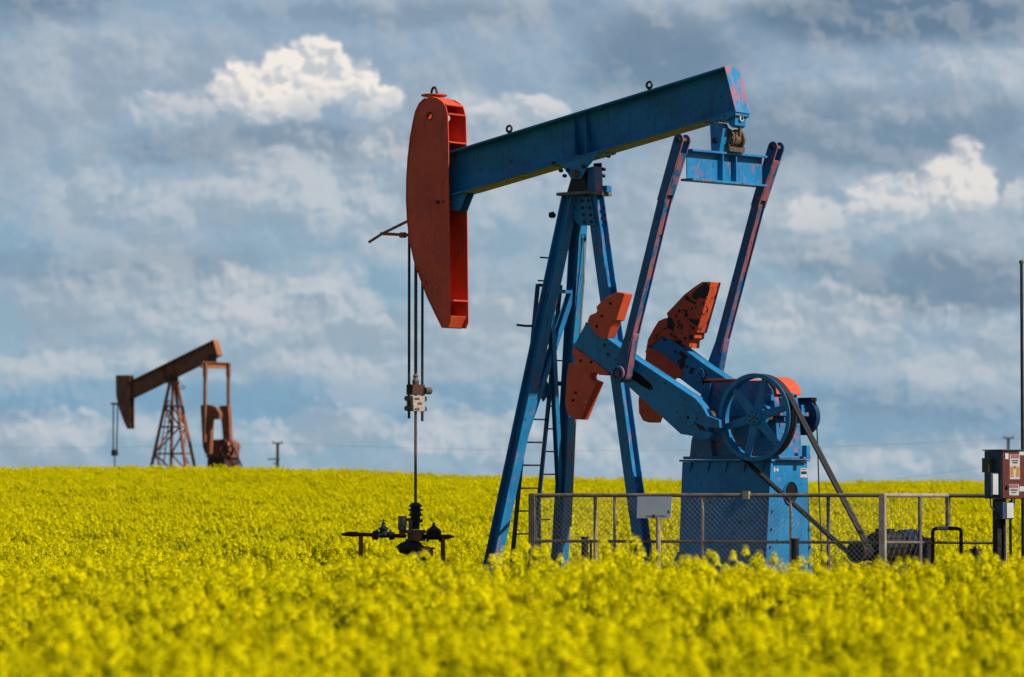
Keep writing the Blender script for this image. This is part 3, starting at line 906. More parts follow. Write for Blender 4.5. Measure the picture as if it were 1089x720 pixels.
aL_ = post(FF, fe, 566.5, 0, zr(0) + .03, .11, 'rail', rnd=False)
for x in (653.5, 747, 841):
    post(FF, fe, x, 0, zr(FF.P(x, 560, 0)[0]) - .02, .05 if x != 747 else .06, 'rail_light')
aR_ = post(FF, fe, 938.7, 0, zr(rt_r.x) + .02, .1, 'rail_light', rnd=False)
rl = MB().mat('rail'); rl.tube([(aL_, 0, zr(aL_)), (aR_, 0, zr(aR_))], .034, 10); rl.build('top_rail', fe)
rl = MB().mat('rail'); rl.tube([(aL_, 0, zm(aL_)), (aR_, 0, zm(aR_))], .026, 10); rl.build('middle_rail', fe)
# right-hand end, running back from the corner
BD = 2.9
aC = aR_ + .0
cR = FF.P(1008, 527, BD)[0]
def side(x0, b0, x1, b1, mat, ztop_f=zr):
    pass
zBr = FF.P(1008, 526.9, BD)[1]; zBm = FF.P(1008, 577, BD)[1]
rl = MB().mat('rail_light'); rl.tube([(aR_, 0, zr(aR_)), (cR, BD, zBr)], .036, 10); rl.build('top_rail', fe)
rl = MB().mat('rail'); rl.tube([(aR_, 0, zm(aR_)), (cR, BD, zBm)], .024, 10); rl.build('middle_rail', fe)
for x, f in ((977.5, .56),):
    a = aR_ + (cR - aR_) * f; m = MB().mat('rail'); m.tube([(a, BD * f, GZ), (a, BD * f, zr(aR_) * (1 - f) + zBr * f)], .035, 10); m.build('post', fe)
m = MB().mat('rail'); m.tube([(cR, BD, FF.P(1008, 562, BD)[1]), (cR, BD, zBr + .02)], .045, 10); m.build('post', fe)
# left end running back, and the far side behind the machine
cL = FF.P(573, 526, 4.4)[0]
zLb = FF.P(573, 526.2, 4.4)[1]; zLm = FF.P(573, 573.6, 4.4)[1]
m = MB().mat('rail'); m.tube([(aL_, 0, zr(aL_)), (cL, 4.4, zLb)], .03, 8); m.build('top_rail', fe)
m = MB().mat('rail'); m.tube([(aL_, 0, zm(aL_)), (cL, 4.4, zLm)], .024, 8); m.build('middle_rail', fe)
m = MB().mat('rail'); m.tube([(cL, 4.4, GZ), (cL, 4.4, zLb)], .04, 10); m.build('post', fe)
m = MB().mat('rail'); m.tube([(cL, 4.4, zLb), (cR, BD, zBr)], .026, 8); m.build('top_rail', fe)
for x in (633, 881):
    f = (x - 573) / (1008 - 573); b = 4.4 + (BD - 4.4) * f; a = FF.P(x, 560, b)[0]
    m = MB().mat('rail_light' if x == 633 else 'rail'); m.tube([(a, b, GZ), (a, b, zLb + (zBr - zLb) * f)], .035, 10); m.build('post', fe)
# rail carrying on to the control box
aX = FF.P(1050, 527, BD)[0]
m = MB().mat('rail'); m.tube([(cR, BD, zBr), (aX, BD, FF.P(1050, 527.4, BD)[1])], .036, 10); m.build('top_rail', fe)
aX = FF.P(1062, 527, BD)[0]
m = MB().mat('rail'); m.tube([(cR, BD, zBm), (aX, BD, FF.P(1062, 577.5, BD)[1])], .024, 10); m.build('middle_rail', fe)
# chain-link fabric: wires woven as crossing diagonals
def mesh_panel(A, B, zlo, zhi, par, r=.0023, pitch=.09):
    A, B = Vector(A), Vector(B); L = (B - A).length; d = (B - A) / L; H = zhi - zlo
    m = MB().mat('wire')
    n = Vector((d.y, -d.x, 0))
    k = -int(H / pitch) - 1
    while k * pitch < L:
        x = k * pitch
        for sgn in (1, -1):
            # line s = x + sgn-dependent, z
            s0, s1 = (x, x + H) if sgn > 0 else (x + H, x)
            pts_ = []
            t0, t1 = 0.0, 1.0
            ds = s1 - s0
            # clip s to [0,L]
            lo = (0 - s0) / ds; hi = (L - s0) / ds
            if lo > hi: lo, hi = hi, lo
            t0, t1 = max(0, lo), min(1, hi)
            if t1 - t0 < .02: continue
            q0 = A + d * (s0 + ds * t0); q1 = A + d * (s0 + ds * t1)
            q0.z = zlo + H * t0; q1.z = zlo + H * t1
            off = n * (r * 1.1 * sgn)
            m.tube([q0 + off, q1 + off], r, 4, False)
        k += 1
    m.build('chain_link_mesh', par)
mesh_panel((aL_ + .05, -.045, 0), (aR_ - .05, -.045, 0), GZ + .05, zr(0) - .03, fe)
mesh_panel((aR_ + .01, .06, 0), (cR, BD, 0), GZ + .05, zr(0) - .03, fe, .0015, .24)
ct = MB().mat('tan'); q = Q(794, 526.5, -.03); ct.box((q.x, q.y - .01, q.z), (.11, .09, .13)); ct.build('rail_clamp', fe)

# sign hung on the fence
sg = thing('sign', Frame(FF.O + FF.u * 0 , ang), 'blank grey-white rectangular sign hung on the fence top rail', 'sign')
c = [Q(x, y, -.075) for x, y in ((678.2, 528.2), (715, 528.2), (713.4, 551.2), (677.2, 551.2))]
m = MB().mat('signgrey'); m.prism([(p.x, p.z) for p in c], -.085, -.077); m.build('panel', sg, .002)
m = MB().mat('labeldark')
q = Q(711, 544, -.09); m.box((q.x, -.0865, q.z), (.018, .003, .045)); m.box((q.x + .02, -.0865, q.z - .01), (.008, .003, .02))
for i in range(14):
    q = Q(688 + i * 1.5, 548.6, -.09); m.box((q.x, -.0865, q.z), (.014, .003, .012))
m.build('print', sg)
m = MB().mat('rail_light'); q = Q(699.5, 560, -.09); m.tube([(q.x, -.12 + .05, GZ), (q.x, -.07, Q(699, 550, -.07).z)], .04, 10); m.build('post', sg)
m = MB().mat('steel'); q = Q(695, 549, -.1); m.bolt((q.x, -.09, q.z), (0, 1, 0), .035, .03); m.build('bolt', sg)

# short dark stub posts
def fr0(px, Y, z=0):
    p = at(px, 590, Y); return Frame((p.x, p.y, z), 0)
for px, Y, y0, w, lab in ((622, 60.6, 572, .13, 'short black stub post beside the far leg of the pumpjack frame'), (845.5, 53.9, 574, .13, 'short black stub post in front of the blue base'), (985.5, 57.6, 573, .15, 'short black stub post between the motor and the bent pipe')):
    f = fr0(px, Y); t = thing('stub_post', f, lab, 'post', 'short black stub posts around the machine')
    zz = f.P(px, y0, 0)[1]
    m = MB().mat('black'); m.tube([(0, 0, GZ), (0, 0, zz)], w / 2, 12); m.build('pipe', t, .004)
    m = MB().mat('rust_dark'); m.cyl((0, 0, zz + .012), w / 2 + .012, .022, seg=14); m.build('cap', t)
    if px == 622:
        m = MB().mat('black'); m.tube([(.11, 0, GZ), (.11, 0, zz - .03)], .022, 8); m.build('side_pipe', t)

# bent U pipe
f = fr0(992, 56.2); t = thing('bent_pipe', f, 'upside-down U of rusty pipe standing right of the motor', 'pipe')
aR2 = f.P(1022, 562, 0)[0]; zz = f.P(1000, 562, 0)[1]
m = MB().mat('rust_dark'); m.tube([(0, 0, GZ), (0, 0, zz - .06), (.02, 0, zz - .015), (.07, 0, zz), (aR2 - .07, 0, zz), (aR2 - .02, 0, zz - .015), (aR2, 0, zz - .06), (aR2, 0, GZ)], .032, 12); m.build('pipe', t)
m = MB().mat('rail_light'); m.tube([(.07, 0, zz), (.26, 0, zz)], .035, 12); m.build('coupling', t)

# small valve set with a leaning grey plate
f = fr0(1034, 56.0); t = thing('pipe_valve', f, 'small dark valve with a leaning pale plate between the bent pipe and the control box', 'valve')
m = MB().mat('rust_dark'); m.tube([(-.05, 0, GZ), (-.05, 0, f.P(1030, 585, 0)[1])], .07, 12); m.tube([(-.05, 0, f.P(1030, 587, 0)[1]), (.16, 0, f.P(1030, 587, 0)[1])], .06, 12); m.build('body', t)
m = MB().mat('black'); q = f.P(1036, 581, 0); m.bar((q[0], -.05, q[1]), (q[0] + .12, -.05, GZ + .35), .04, .05); m.build('lever', t)
m = MB().mat('pale'); m.prism([f.P(x, y, .02) for x, y in ((1036.5, 585), (1043, 585), (1043.5, 606), (1040, 606))], .02, .04); m.build('plate', t)

# ================================================================== CONTROL BOX
p = at(1066, 590, 55.2); CF = Frame((p.x, p.y, 0), 30)
cbx = thing('control_box', CF, 'rust-red electrical control cabinet with warning labels on posts at the right edge', 'control cabinet')
zt2, zb2_ = CF.P(1066.5, 479.3, 0)[1], CF.P(1066.5, 530.5, 0)[1]
sb_ = CF.PA(1053, 500, 0)[0]     # lateral extent of the side face
hd = abs(sb_) if False else .44
W2 = .85
m = MB().mat('boxblue'); m.box((W2 / 2 + .004, .0 + hd / 2 * 0, (zt2 + zb2_) / 2), (.01, .01, .01))
m = MB()
# face looking towards the camera is the end (local -b side is slate, +a ... door) -> orient: door on the -b side
m.mat('boxblue').prism([(0, zb2_), (W2, zb2_), (W2, zt2), (0, zt2)], .012, .44)
m.mat('boxblue').prism([(-.03, zt2 + .002), (W2 + .03, zt2 + .002), (W2 + .03, zt2 + .022), (-.03, zt2 + .022)], -.03, .46)
m.build('cabinet', cbx, .006)
cbx.rotation_euler = (0, 0, 0)
# the cabinet is turned the other way round: the red door looks right and towards the camera
TH = R(33)
cbx.rotation_euler = (0, 0, TH)
o_ = [o for o in cbx.children][0]
m = MB().mat('boxred'); m.prism([(.012, zb2_ + .01), (W2 - .01, zb2_ + .01), (W2 - .01, zt2 - .012), (.012, zt2 - .012)], -.006, .010); door = m.build('door', cbx, .004)
CW = Frame(CF.O, -33)
def lab_quad(mat, x0, y0, x1, y1, off, par_m):
    p_, q_ = CW.P(x0, y0, 0), CW.P(x1, y1, 0)
    par_m.mat(mat).prism([(p_[0], p_[1]), (q_[0], p_[1]), (q_[0], q_[1]), (p_[0], q_[1])], -.006 - off, -.006 - off + .002)
m = MB()
X = lambda x: 1036 + x / 7.58
Yy = lambda y: 465 + y / 7.58
lab_quad('labelwhite', X(284), Yy(138), X(366), Yy(338), .003, m)
lab_quad('labelred', X(292), Yy(140), X(358), Yy(170), .006, m)
lab_quad('labeldark', X(300), Yy(184), X(352), Yy(192), .006, m); lab_quad('labeldark', X(306), Yy(200), X(346), Yy(210), .006, m)
lab_quad('labelorange', X(288), Yy(238), X(314), Yy(320), .006, m); lab_quad('labelorange', X(334), Yy(238), X(362), Yy(320), .006, m); lab_quad('labelorange', X(314), Yy(228), X(334), Yy(250), .006, m)
lab_quad('labeldark', X(319), Yy(240), X(329), Yy(250), .009, m)
lab_quad('labelwhite', X(280), Yy(378), X(358), Yy(468), .003, m)
lab_quad('labelred', X(284), Yy(380), X(352), Yy(408), .006, m)
lab_quad('labeldark', X(290), Yy(420), X(346), Yy(430), .006, m); lab_quad('labeldark', X(296), Yy(442), X(338), Yy(448), .006, m)
lab_quad('pale', X(248), Yy(130), X(274), Yy(176), .003, m)
lab_quad('pale', X(360), Yy(114), X(420), Yy(144), .003, m); lab_quad('pale', X(362), Yy(396), X(420), Yy(436), .003, m)
m.each('warning_label', door)
m = MB().mat('black'); q = CW.P(X(262), Yy(400), 0); m.cyl((q[0], -.02, q[1]), .03, .04, (0, 1, 0), 10); m.build('handle', door)
# side boxes hang off the slate side
def side_box(name, x0, y0, x1, y1, mt, lid, depth, bc):
    # x0..x1 photo columns; placed on the side face at lateral position bc
    zt_b, zb_b = CW.P(1060, y0, 0)[1], CW.P(1060, y1, 0)[1]
    m = MB().mat(mt); m.box((-.004 - depth / 2, bc, (zt_b + zb_b) / 2), (depth, .17, zt_b - zb_b)); o = m.build(name, cbx, .004)
    if lid:
        m = MB().mat('pale'); m.box((-depth / 2 - .004, bc - .095, (zt_b + zb_b) / 2), (depth - .05, .016, zt_b - zb_b - .03)); m.build('lid', o, .003)
side_box('switch_box', 1043, 503, 1057, 527, 'boxblue', True, .17, .16)
side_box('junction_box', 1048, 487, 1053, 502.4, 'olive', False, .10, .30)
# meter box and posts below
zt_b, zb_b = CW.P(1066, 534, 0)[1], CW.P(1066, 552, 0)[1]
m = MB().mat('boxblue'); m.box((.1, .06, (zt_b + zb_b) / 2), (.24, .2, zt_b - zb_b)); mo_ = m.build('meter_box', cbx, .004)
m = MB().mat('pale'); m.box((.13, -.05, (zt_b + zb_b) / 2), (.15, .018, zt_b - zb_b - .03)); m.build('lid', mo_, .003)
m = MB().mat('black'); m.box((.06, .18, (GZ + zb2_) / 2), (.12, .12, zb2_ - GZ - .004)); m.tube([(.13, .1, GZ), (.13, .1, zb_b)], .03, 8); m.build('post', cbx)
m = MB().mat('rail_light'); m.tube([(.22, .2, GZ), (.22, .2, zb2_ - .002)], .045, 10); m.build('post', cbx)
m = MB().mat('black'); m.tube([(.36, .2, GZ), (.36, .2, zb2_ - .03)], .024, 8); m.build('conduit', cbx)
m = MB().mat('black')
z0 = zb2_ - .003
m.tube([(-.12, .16, z0 + .02), (-.11, .16, z0 - .12), (-.06, .1, z0 - .22), (-.03, .06, z0 - .3)], .014, 6)
m.tube([(.30, .1, z0), (.29, .08, z0 - .1), (.24, .05, z0 - .2)], .02, 6); m.tube([(.36, .1, z0), (.33, .08, z0 - .14), (.25, .05, z0 - .26)], .016, 6)
m.build('cable', cbx)

# tall thin pole at the right edge
f = fr0(1088.2, 56.5); t = thing('steel_pole', f, 'tall thin dark steel pole at the right edge behind the control cabinet', 'pole')
zz = f.P(1088, 279.5, 0)[1]; m = MB().mat('black'); m.tube([(0, 0, GZ), (0, 0, zz)], [.034, .024], 12); m.build('shaft', t)
m = MB().mat('steel'); m.lathe([(.03, 0), (.04, .0), (.04, .04), (.015, .06)], (0, 0, zz - .01), seg=12); m.build('cap', t)

# ================================================================== WELLHEAD
aw3 = F.O + F.u * aw
WF = Frame((aw3.x, aw3.y, 0), 0)
wh = thing('wellhead', WF, 'dark wellhead with stuffing box and long flow pipes under the polished rod', 'wellhead')
U = lambda x, y, b=0: WF.p3(355 + x / 7.79, 525 + y / 7.79, b)
m = MB().mat('black'); zc = lambda y: U(662, y).z
m.lathe([(.03, zc(72)), (.09, zc(80)), (.11, zc(92)), (.13, zc(98)), (.13, zc(108)), (.09, zc(112)), (.10, zc(124)), (.14, zc(128)), (.14, zc(140)), (.10, zc(146)), (.11, zc(165)), (.135, zc(170)), (.135, zc(182)), (.09, zc(188)), (.09, zc(210)), (.14, zc(214)), (.14, zc(236)), (.08, zc(242)), (.08, zc(296))][::-1], (0, 0, 0), seg=18)
m.build('stuffing_box', wh)
m = MB().mat('steel')
m.lathe([(.17, zc(300)), (.2, zc(304)), (.2, zc(326)), (.16, zc(330)), (.15, zc(372)), (.2, zc(376)), (.19, zc(390)), (.07, zc(396)), (.07, zc(430)), (.16, zc(440)), (.22, zc(470)), (.22, GZ)][::-1], (0, 0, 0), seg=20)
m.mat('rust').cyl(U(690, 355, -.16), .09, .16, (0, 1, 0), 14)
m.build('tubing_head', wh)
m = MB().mat('rust_dark')
m.tube([U(60, 338), U(90, 336), U(140, 334)], [.02, .035, .05], 8)
m.tube([U(135, 336), U(195, 336)], .05, 12); m.tube([U(190, 336), U(600, 352)], .038, 12)
m.lathe([(.07, -.06), (.09, -.04), (.09, .04), (.07, .06)], U(345, 345), (1, 0, 0), 12)
m.lathe([(.07, -.05), (.08, 0), (.07, .05)], U(480, 350), (1, 0, 0), 12)
m.tube([U(725, 355), U(960, 358)], .045, 12); m.tube([U(955, 357), U(998, 354)], [.04, .015], 8)
m.build('flow_pipe', wh)
for x in (224, 904):
    m = MB().mat('rust'); q = U(x, 350); m.tube([(q.x, 0, GZ), (q.x, 0, q.z)], .045, 12); m.build('pipe_leg', wh)
m = MB().mat('teal'); q = U(412, 340)
m.lathe([(.10, -.15), (.10, -.11), (.06, -.10), (.06, .10), (.10, .11), (.10, .15)], q, (1, 0, 0), 16); m.lathe([(.07, 0), (.07, .09), (.10, .10), (.10, .13), (.05, .15), (.035, .22), (.015, .24), (.015, .30)], q, seg=16)
m.mat('black').lathe([(.075, -.008), (.09, -.008), (.09, .008), (.075, .008)], q + Vector((0, 0, .26)), seg=16, closed=True); m.build('valve', wh)
m = MB().mat('black'); q = U(828, 352)
m.lathe([(.11, -.14), (.11, -.10), (.07, -.09), (.07, .09), (.11, .10), (.11, .14)], q, (1, 0, 0), 16); m.lathe([(.09, 0), (.09, .08), (.125, .09), (.125, .13), (.08, .16), (.03, .20), (.02, .26)], q, seg=16); m.build('valve', wh)
m = MB().mat('teal'); q0, q1 = U(565, 300, -.06), U(568, 185, -.06); m.mat('grey').bar(q0, q1, .16, .10, (1, 0, 0)); m.mat('black').tube([U(590, 215), U(640, 215)], .03, 8); m.mat('grey').bar(U(636, 300, -.1), U(636, 215, -.1), .08, .05, (1, 0, 0)); m.mat('rust').tube([U(566, 300), U(566, 350)], .06, 10); m.build('gauge_pipe', wh)
m = MB().mat('black'); m.lathe([(.02, -.3), (.1, -.2), (.14, -.1), (.14, .12), (.1, .2)], U(640, 450, -.1), (1, 0, 0), 12)
m.tube([U(700, 440, -.1), U(760, 455, -.1), U(838, 455, -.1)], [.07, .03, .015], 8); m.mat('rust_dark').lathe([(.1, -.1), (.13, 0), (.1, .1)], U(770, 490, -.1), (0, 1, 0), 14)
m.build('casing_valve', wh)

# ================================================================== RUSTY PUMPJACK
Y2 = 235.0
p = at(236, 480, Y2); RF = Frame((p.x, p.y, 0), 40)
rj = thing('pumpjack', RF, 'distant all-rusty pumpjack on a lattice tower at the top of the field', 'pumpjack')
GR = 1.45
P2, p32 = RF.P, RF.p3
A4 = lambda pts, b: [P2(100 + x / 4, 340 + y / 4, b) for x, y in pts]
B4 = lambda pts, b: [P2(180 + x / 4.8, 350 + y / 4.8, b) for x, y in pts]
pts = A4([(150, 262), (505, 86), (524, 152), (156, 332)], -.25); tl, tr, br, bl = [Vector(q) for q in pts]
dt_, db_ = (tr - tl).normalized(), (br - bl).normalized(); tl -= dt_ * .5; bl -= db_ * .5; n_ = Vector((-dt_.y, dt_.x))
m = MB().mat('rust'); m.prism([tl - n_ * .05, tr - n_ * .05, br + n_ * .05, bl + n_ * .05], -.02, .02); m.prism([tl, tr, tr - n_ * .05, tl - n_ * .05], -.25, .25); m.prism([bl + n_ * .05, br + n_ * .05, br, bl], -.25, .25)
for t in (.42, .52): 
    c0 = bl + (br - bl) * t; m.prism([c0 + n_ * .06, c0 + db_ * .05 + n_ * .06, tl + (tr - tl) * t + dt_ * .05 - n_ * .06, tl + (tr - tl) * t - n_ * .06], -.2, .2)
m.build('walking_beam', rj)
m = MB().mat('rust_light'); m.prism([tr + dt_ * .01, tr + dt_ * .06, br + db_ * .06, br + db_ * .01], -.26, .26); m.build('end_plate', rj)
hp = A4([(92, 236), (152, 236), (155, 300), (155, 464), (141, 464), (125, 430), (107, 380), (94, 325)], -.2)
m = MB().mat('rust'); m.prism(hp, -.2, -.16); m.prism(hp, .16, .2); m.mat('rust_dark').prism([(a + .0, z) for a, z in A4([(92, 236), (150, 236), (150, 242), (97, 242), (99, 325), (112, 380), (130, 430), (145, 462), (141, 464), (125, 430), (107, 380), (94, 325)], -.2)], -.155, .155); hh2 = m.build('horsehead', rj)
m = MB().mat('rust_light'); m.prism(A4([(147, 370), (152, 370), (152, 420), (147, 420)], 0), -.15, .15); m.build('inner_plate', hh2)
m = MB().mat('black'); q = P2(121.7, 430, 0)
for b in (-.1, .2): m.tube([(q[0] + (b > 0) * .14, b, P2(122, 428, 0)[1]), (q[0] + (b > 0) * .05, b, P2(122, 480, 0)[1])], .05, 6)
m.tube([(q[0], .05, P2(122, 478, 0)[1]), (q[0], .05, GR)], .045, 6)
m.box((q[0], .05, P2(122, 481.5, 0)[1]), (.35, .35, .45)); m.box((q[0], .05, P2(122, 429.5, 0)[1]), (.5, .4, .12)); m.build('bridle_cable', rj)
# lattice tower
apex = [p32(181, 405, -.2), p32(184, 405, .2), p32(185.5, 405, -.2), p32(188, 405, .2)]
foot = [p32(161.5, 494, -1.0), p32(182, 494, 1.0), p32(197, 494, -.9), p32(206.5, 494, .9)]
lg = []
for q0, q1 in zip(apex, foot):
    q1 = extend(q0, q1, GR); lg.append((q0, q1)); m = MB().mat('rust'); m.bar(q0, q1, .17, .17); m.build('leg', rj)
lv = [P2(185, y, 0)[1] for y in (432, 454, 482.5)]
pt = lambda i, z: extend(lg[i][0], lg[i][1], z)
for (i, j) in ((0, 1), (2, 3), (0, 2), (1, 3)):
    m = MB().mat('rust')
    for z in lv: m.bar(pt(i, z), pt(j, z), .12, .12)
    zs = [lv[0], lv[1], lv[2], GR]
    for k in range(3):
        if k % 2 == 0: m.bar(pt(i, zs[k]), pt(j, zs[k + 1]), .09, .09)
        else: m.bar(pt(j, zs[k]), pt(i, zs[k + 1]), .09, .09)
    m.each('lattice_brace', rj)
m = MB().mat('rust_dark'); q0, q1 = p32(179, 426, -.1), p32(168, 494, -.3); q2, q3 = p32(182, 426, .3), p32(174, 494, .3)
m.tube([q0, q1], .04, 6); m.tube([q2, q3], .04, 6)
for k in range(13):
    t = k / 12; m.tube([q0 + (q1 - q0) * t, q2 + (q3 - q2) * t], .025, 5)
m.build('ladder', rj)
m = MB().mat('black'); a, z = P2(184, 403, 0); m.cyl((a, 0, z), .28, .6, (0, 1, 0), 14); m.mat('rust').box((a, 0, z - .25), (.9, .7, .12)); m.build('center_bearing', rj)
m = MB().mat('rust_dark'); q = p32(190, 413, 0); m.tube([q, q + Vector((.5, .1, -.05)), q + Vector((.6, .1, .12)), q + Vector((.2, 0, .2))], .03, 6); m.build('hook', rj)
# equalizer + pitmans
eqa = P2(218.5, 388, -.85)[0]
m = MB().mat('rust_light'); z0, z1 = P2(218.5, 386, -.85)[1], P2(218.5, 391.5, -.85)[1]
m.box((eqa, 0, (z0 + z1) / 2), (.12, 2.6, z0 - z1)); m.mat('rust').box((eqa, 0, z0 + .05), (.4, 2.7, .08)); m.build('equalizer', rj)
m = MB().mat('black'); m.box((eqa - .05, -.1, z0 + .35), (.35, .5, .5)); m.build('tail_bearing', rj)
for b, xt, xb in ((-1.3, 218.3, 217.6), (1.3, 243, 243)):
    m = MB().mat('rust'); q0, q1 = p32(xt, 386, b), p32(xb, 470, b); m.bar(q0, q1, .16, .2)
    m.bar(q0 + Vector((0, 0, -.02)), q0 + Vector((0, 0, -1.0)), .2, .28); m.build('pitman_arm', rj)
# cranks with integral counterweights
cN = B4([(167, 388), (210, 386), (245, 400), (264, 430), (262, 460), (222, 462), (216, 600), (214, 636), (190, 636), (178, 600)], -1.0)
m = MB().mat('rust'); m.prism(cN, -1.15, -.85); m.build('crank', rj)
m = MB().mat('rust_dark'); m.prism(B4([(170, 390), (176, 390), (186, 600), (190, 634), (180, 600)], -1.17), -1.2, -1.151); m.build('crank_edge', rj)
cF = B4([(258, 392), (302, 390), (306, 430), (313, 590), (318, 610), (280, 600), (270, 480)], .9)
m = MB().mat('rust'); m.prism(cF, .85, 1.15); m.build('crank', rj)
gbp = B4([(210, 600), (224, 566), (300, 562), (322, 600), (318, 655), (205, 655)], -.2)
m = MB().mat('rust'); m.prism(gbp, -.55, .55); m.build('gearbox', rj)
m = MB().mat('rust_dark'); z1 = B4([(0, 655)], -.3)[0][1]; a0_, a1_ = B4([(197, 655)], -.7)[0][0], B4([(284, 655)], -.7)[0][0]
m.prism([(a0_, GR), (a1_, GR), (a1_, z1), (a0_, z1)], -.75, .75); m.build('base', rj)
a, z = P2(237.3, 476.7, -1.3)
m = MB().mat('rust_dark'); m.lathe([(.72, -.1), (.72, .1), (.62, .1), (.62, -.1)], (a, -1.0, z), (0, 1, 0), 32, closed=True)
for i in range(3):
    t = R(20 + 60 * i); d = Vector((math.cos(t), 0, math.sin(t))) * .64; c = Vector((a, -1.0, z)); m.bar(c - d, c + d, .08, .1)
m.cyl((a, -1.0, z), .15, .25, (0, 1, 0), 14); m.build('sheave', rj)
m = MB().mat('black'); a2, z2 = P2(257.5, 497, -1)
m.bar((a + .6, -1, z + .3), (a2, -1, z2), .14, .06); m.bar((a + .1, -1, z - .7), (a2 - .2, -1, z2 - .2), .14, .06); m.build('drive_belt', rj)
m = MB().mat('rust'); q = p32(250, 475, .5); m.cyl(q, .35, .4, (0, 1, 0), 16); m.build('brake_drum', rj)

# ================================================================== UTILITY POLES AND WIRES
YP = 300.0
def upole(px, ytop, lower, lab):
    p = at(px, 490, YP); f = Frame((p.x, p.y, 0), 0); t = thing('utility_pole', f, lab, 'utility pole', 'distant wooden utility poles')
    zz = f.P(px, ytop, 0)[1]
    m = MB().mat('wood'); m.tube([(0, 0, .6), (0, 0, zz)], [.16, .13], 10); m.build('pole', t)
    z_ = f.P(px, ytop + .3, 0)[1]; m = MB().mat('wood'); m.box((0, -.17, z_), (.92, .12, .14)); m.build('crossarm', t)
    m = MB().mat('grey')
    for x in (-.42, .42): m.lathe([(.03, 0), (.06, .03), (.05, .14), (.02, .16)], (x, -.17, z_ + .07), seg=8)
    m.each('insulator', t)
    if lower:
        m = MB().mat('wood'); z_ = f.P(px, 488.4, 0)[1]; m.box((-.35, -.17, z_), (1.1, .1, .12)); m.box((-.12, -.17, z_ - .35), (.5, .1, .1)); m.build('lower_crossarm', t)
    return f, zz
f1, z1 = upole(295.2, 471, True, 'small dark utility pole with two crossarms, right of the rusty pumpjack')
f2, z2 = upole(1072.4, 465.6, False, 'small dark utility pole rising just behind the red control cabinet')
def wire(pts_px, lab):
    f = Frame(at(pts_px[0][0], pts_px[0][1], YP), 0); f.O.z = 0
    t = MB().mat('black'); pts = []
    for (xa, ya), (xb, yb), sag in zip(pts_px[:-1], pts_px[1:], [3.4] * 9):
        for k in range(13):
            s = k / 12; pts.append(f.p3(xa + (xb - xa) * s, ya + (yb - ya) * s + sag * 4 * s * (1 - s) * ((xb - xa) / 780) ** 2 * 3.2, 0))
    t.tube(pts, .009, 5); o = t.build('power_line')
    o.location = f.O; tag(o, lab, 'power line')
wire([(-200, 473), (295, 471), (1072, 466), (1500, 468)], 'thin sagging overhead wire crossing the whole sky between the two utility poles')
wire([(900, 516), (1072, 493)], 'short lower wire slanting up to the pole behind the control cabinet')

# ================================================================== TERRAIN
KY = np.array([-200, 5, 11, 16, 31, 33.5, 41, 48, 64, 67], float)
KG = np.array([-.05, .0, .03, .11, .33, .31, -.40, G, G, -.50], float)
CPX = np.array([-600, 0, 250, 330, 420, 500, 620, 740, 1089, 1700], float)
CPY = np.array([494, 495, 494.6, 496, 499.5, 503.4, 507, 509, 509.5, 510], float)
def ground(x, y):
    x = np.asarray(x, float); y = np.asarray(y, float)
    px = CX + x / 200 * FPX
    g200 = 2.1 + (HZ - np.interp(px, CPX, CPY)) / FPX * 200 - 1.12
    near = np.interp(y, KY, KG)
    t = np.clip((y - 67) / (200 - 67), 0, 1)
    mid = -.50 + (g200 + .50) * t
    far = g200 - .25 * np.clip((y - 200) / 25, 0, 1) - np.clip(y - 225, 0, 1e9) * .0065
    g = np.where(y < 67, near, np.where(y < 200, mid, far))
    und = .05 * np.sin(x * .21 + y * .13) + .04 * np.sin(y * .37 - x * .11)
    und = und * np.clip((y - 66) / 20, 0, 1) * np.clip((205 - y) / 30, .25, 1)
    und2 = (.035 * np.sin(x * .9 + 1.3) + .03 * np.sin(x * .37 + y * .2)) * ((y < 45) & (y > 8))
    return g + und + und2
ys = np.concatenate([np.linspace(-60, 8, 12), np.linspace(9, 70, 100), np.linspace(72, 240, 90), np.geomspace(245, 4000, 40)])
xs = np.concatenate([-np.geomspace(60, 2500, 20)[::-1], np.linspace(-58, 58, 100), np.geomspace(60, 2500, 20)])
XX, YY = np.meshgrid(xs, ys); ZZ = ground(XX, YY)
nx, ny = len(xs), len(ys)
vs = np.stack([XX.ravel(), YY.ravel(), ZZ.ravel()], 1)
idx = np.arange(nx * ny).reshape(ny, nx)
fsq = np.stack([idx[:-1, :-1].ravel(), idx[:-1, 1:].ravel(), idx[1:, 1:].ravel(), idx[1:, :-1].ravel()], 1)
me = bpy.data.meshes.new('ground'); me.from_pydata(vs.tolist(), [], fsq.tolist())
me.polygons.foreach_set('use_smooth', [True] * len(me.polygons))
gm_, bs = new_mat('field_soil')
v, t = coords()
n1 = noise(v, .6, 6, .6); n2 = noise(v, 9, 6, .7)
c = mix(smooth(n1, .4, .6), (.045, .06, .015), (.07, .075, .02)); c = mix(smooth(n2, .45, .6), c, (.03, .035, .012))
S.put(bs.inputs['Base Color'], c); bs.inputs['Roughness'].default_value = .95; bump(bs, n2, .6, .05)
me.materials.append(gm_)
gr = bpy.data.objects.new('ground', me); COL.objects.link(gr); tag(gr, 'rolling ground under the flowering canola', None, None, 'structure')

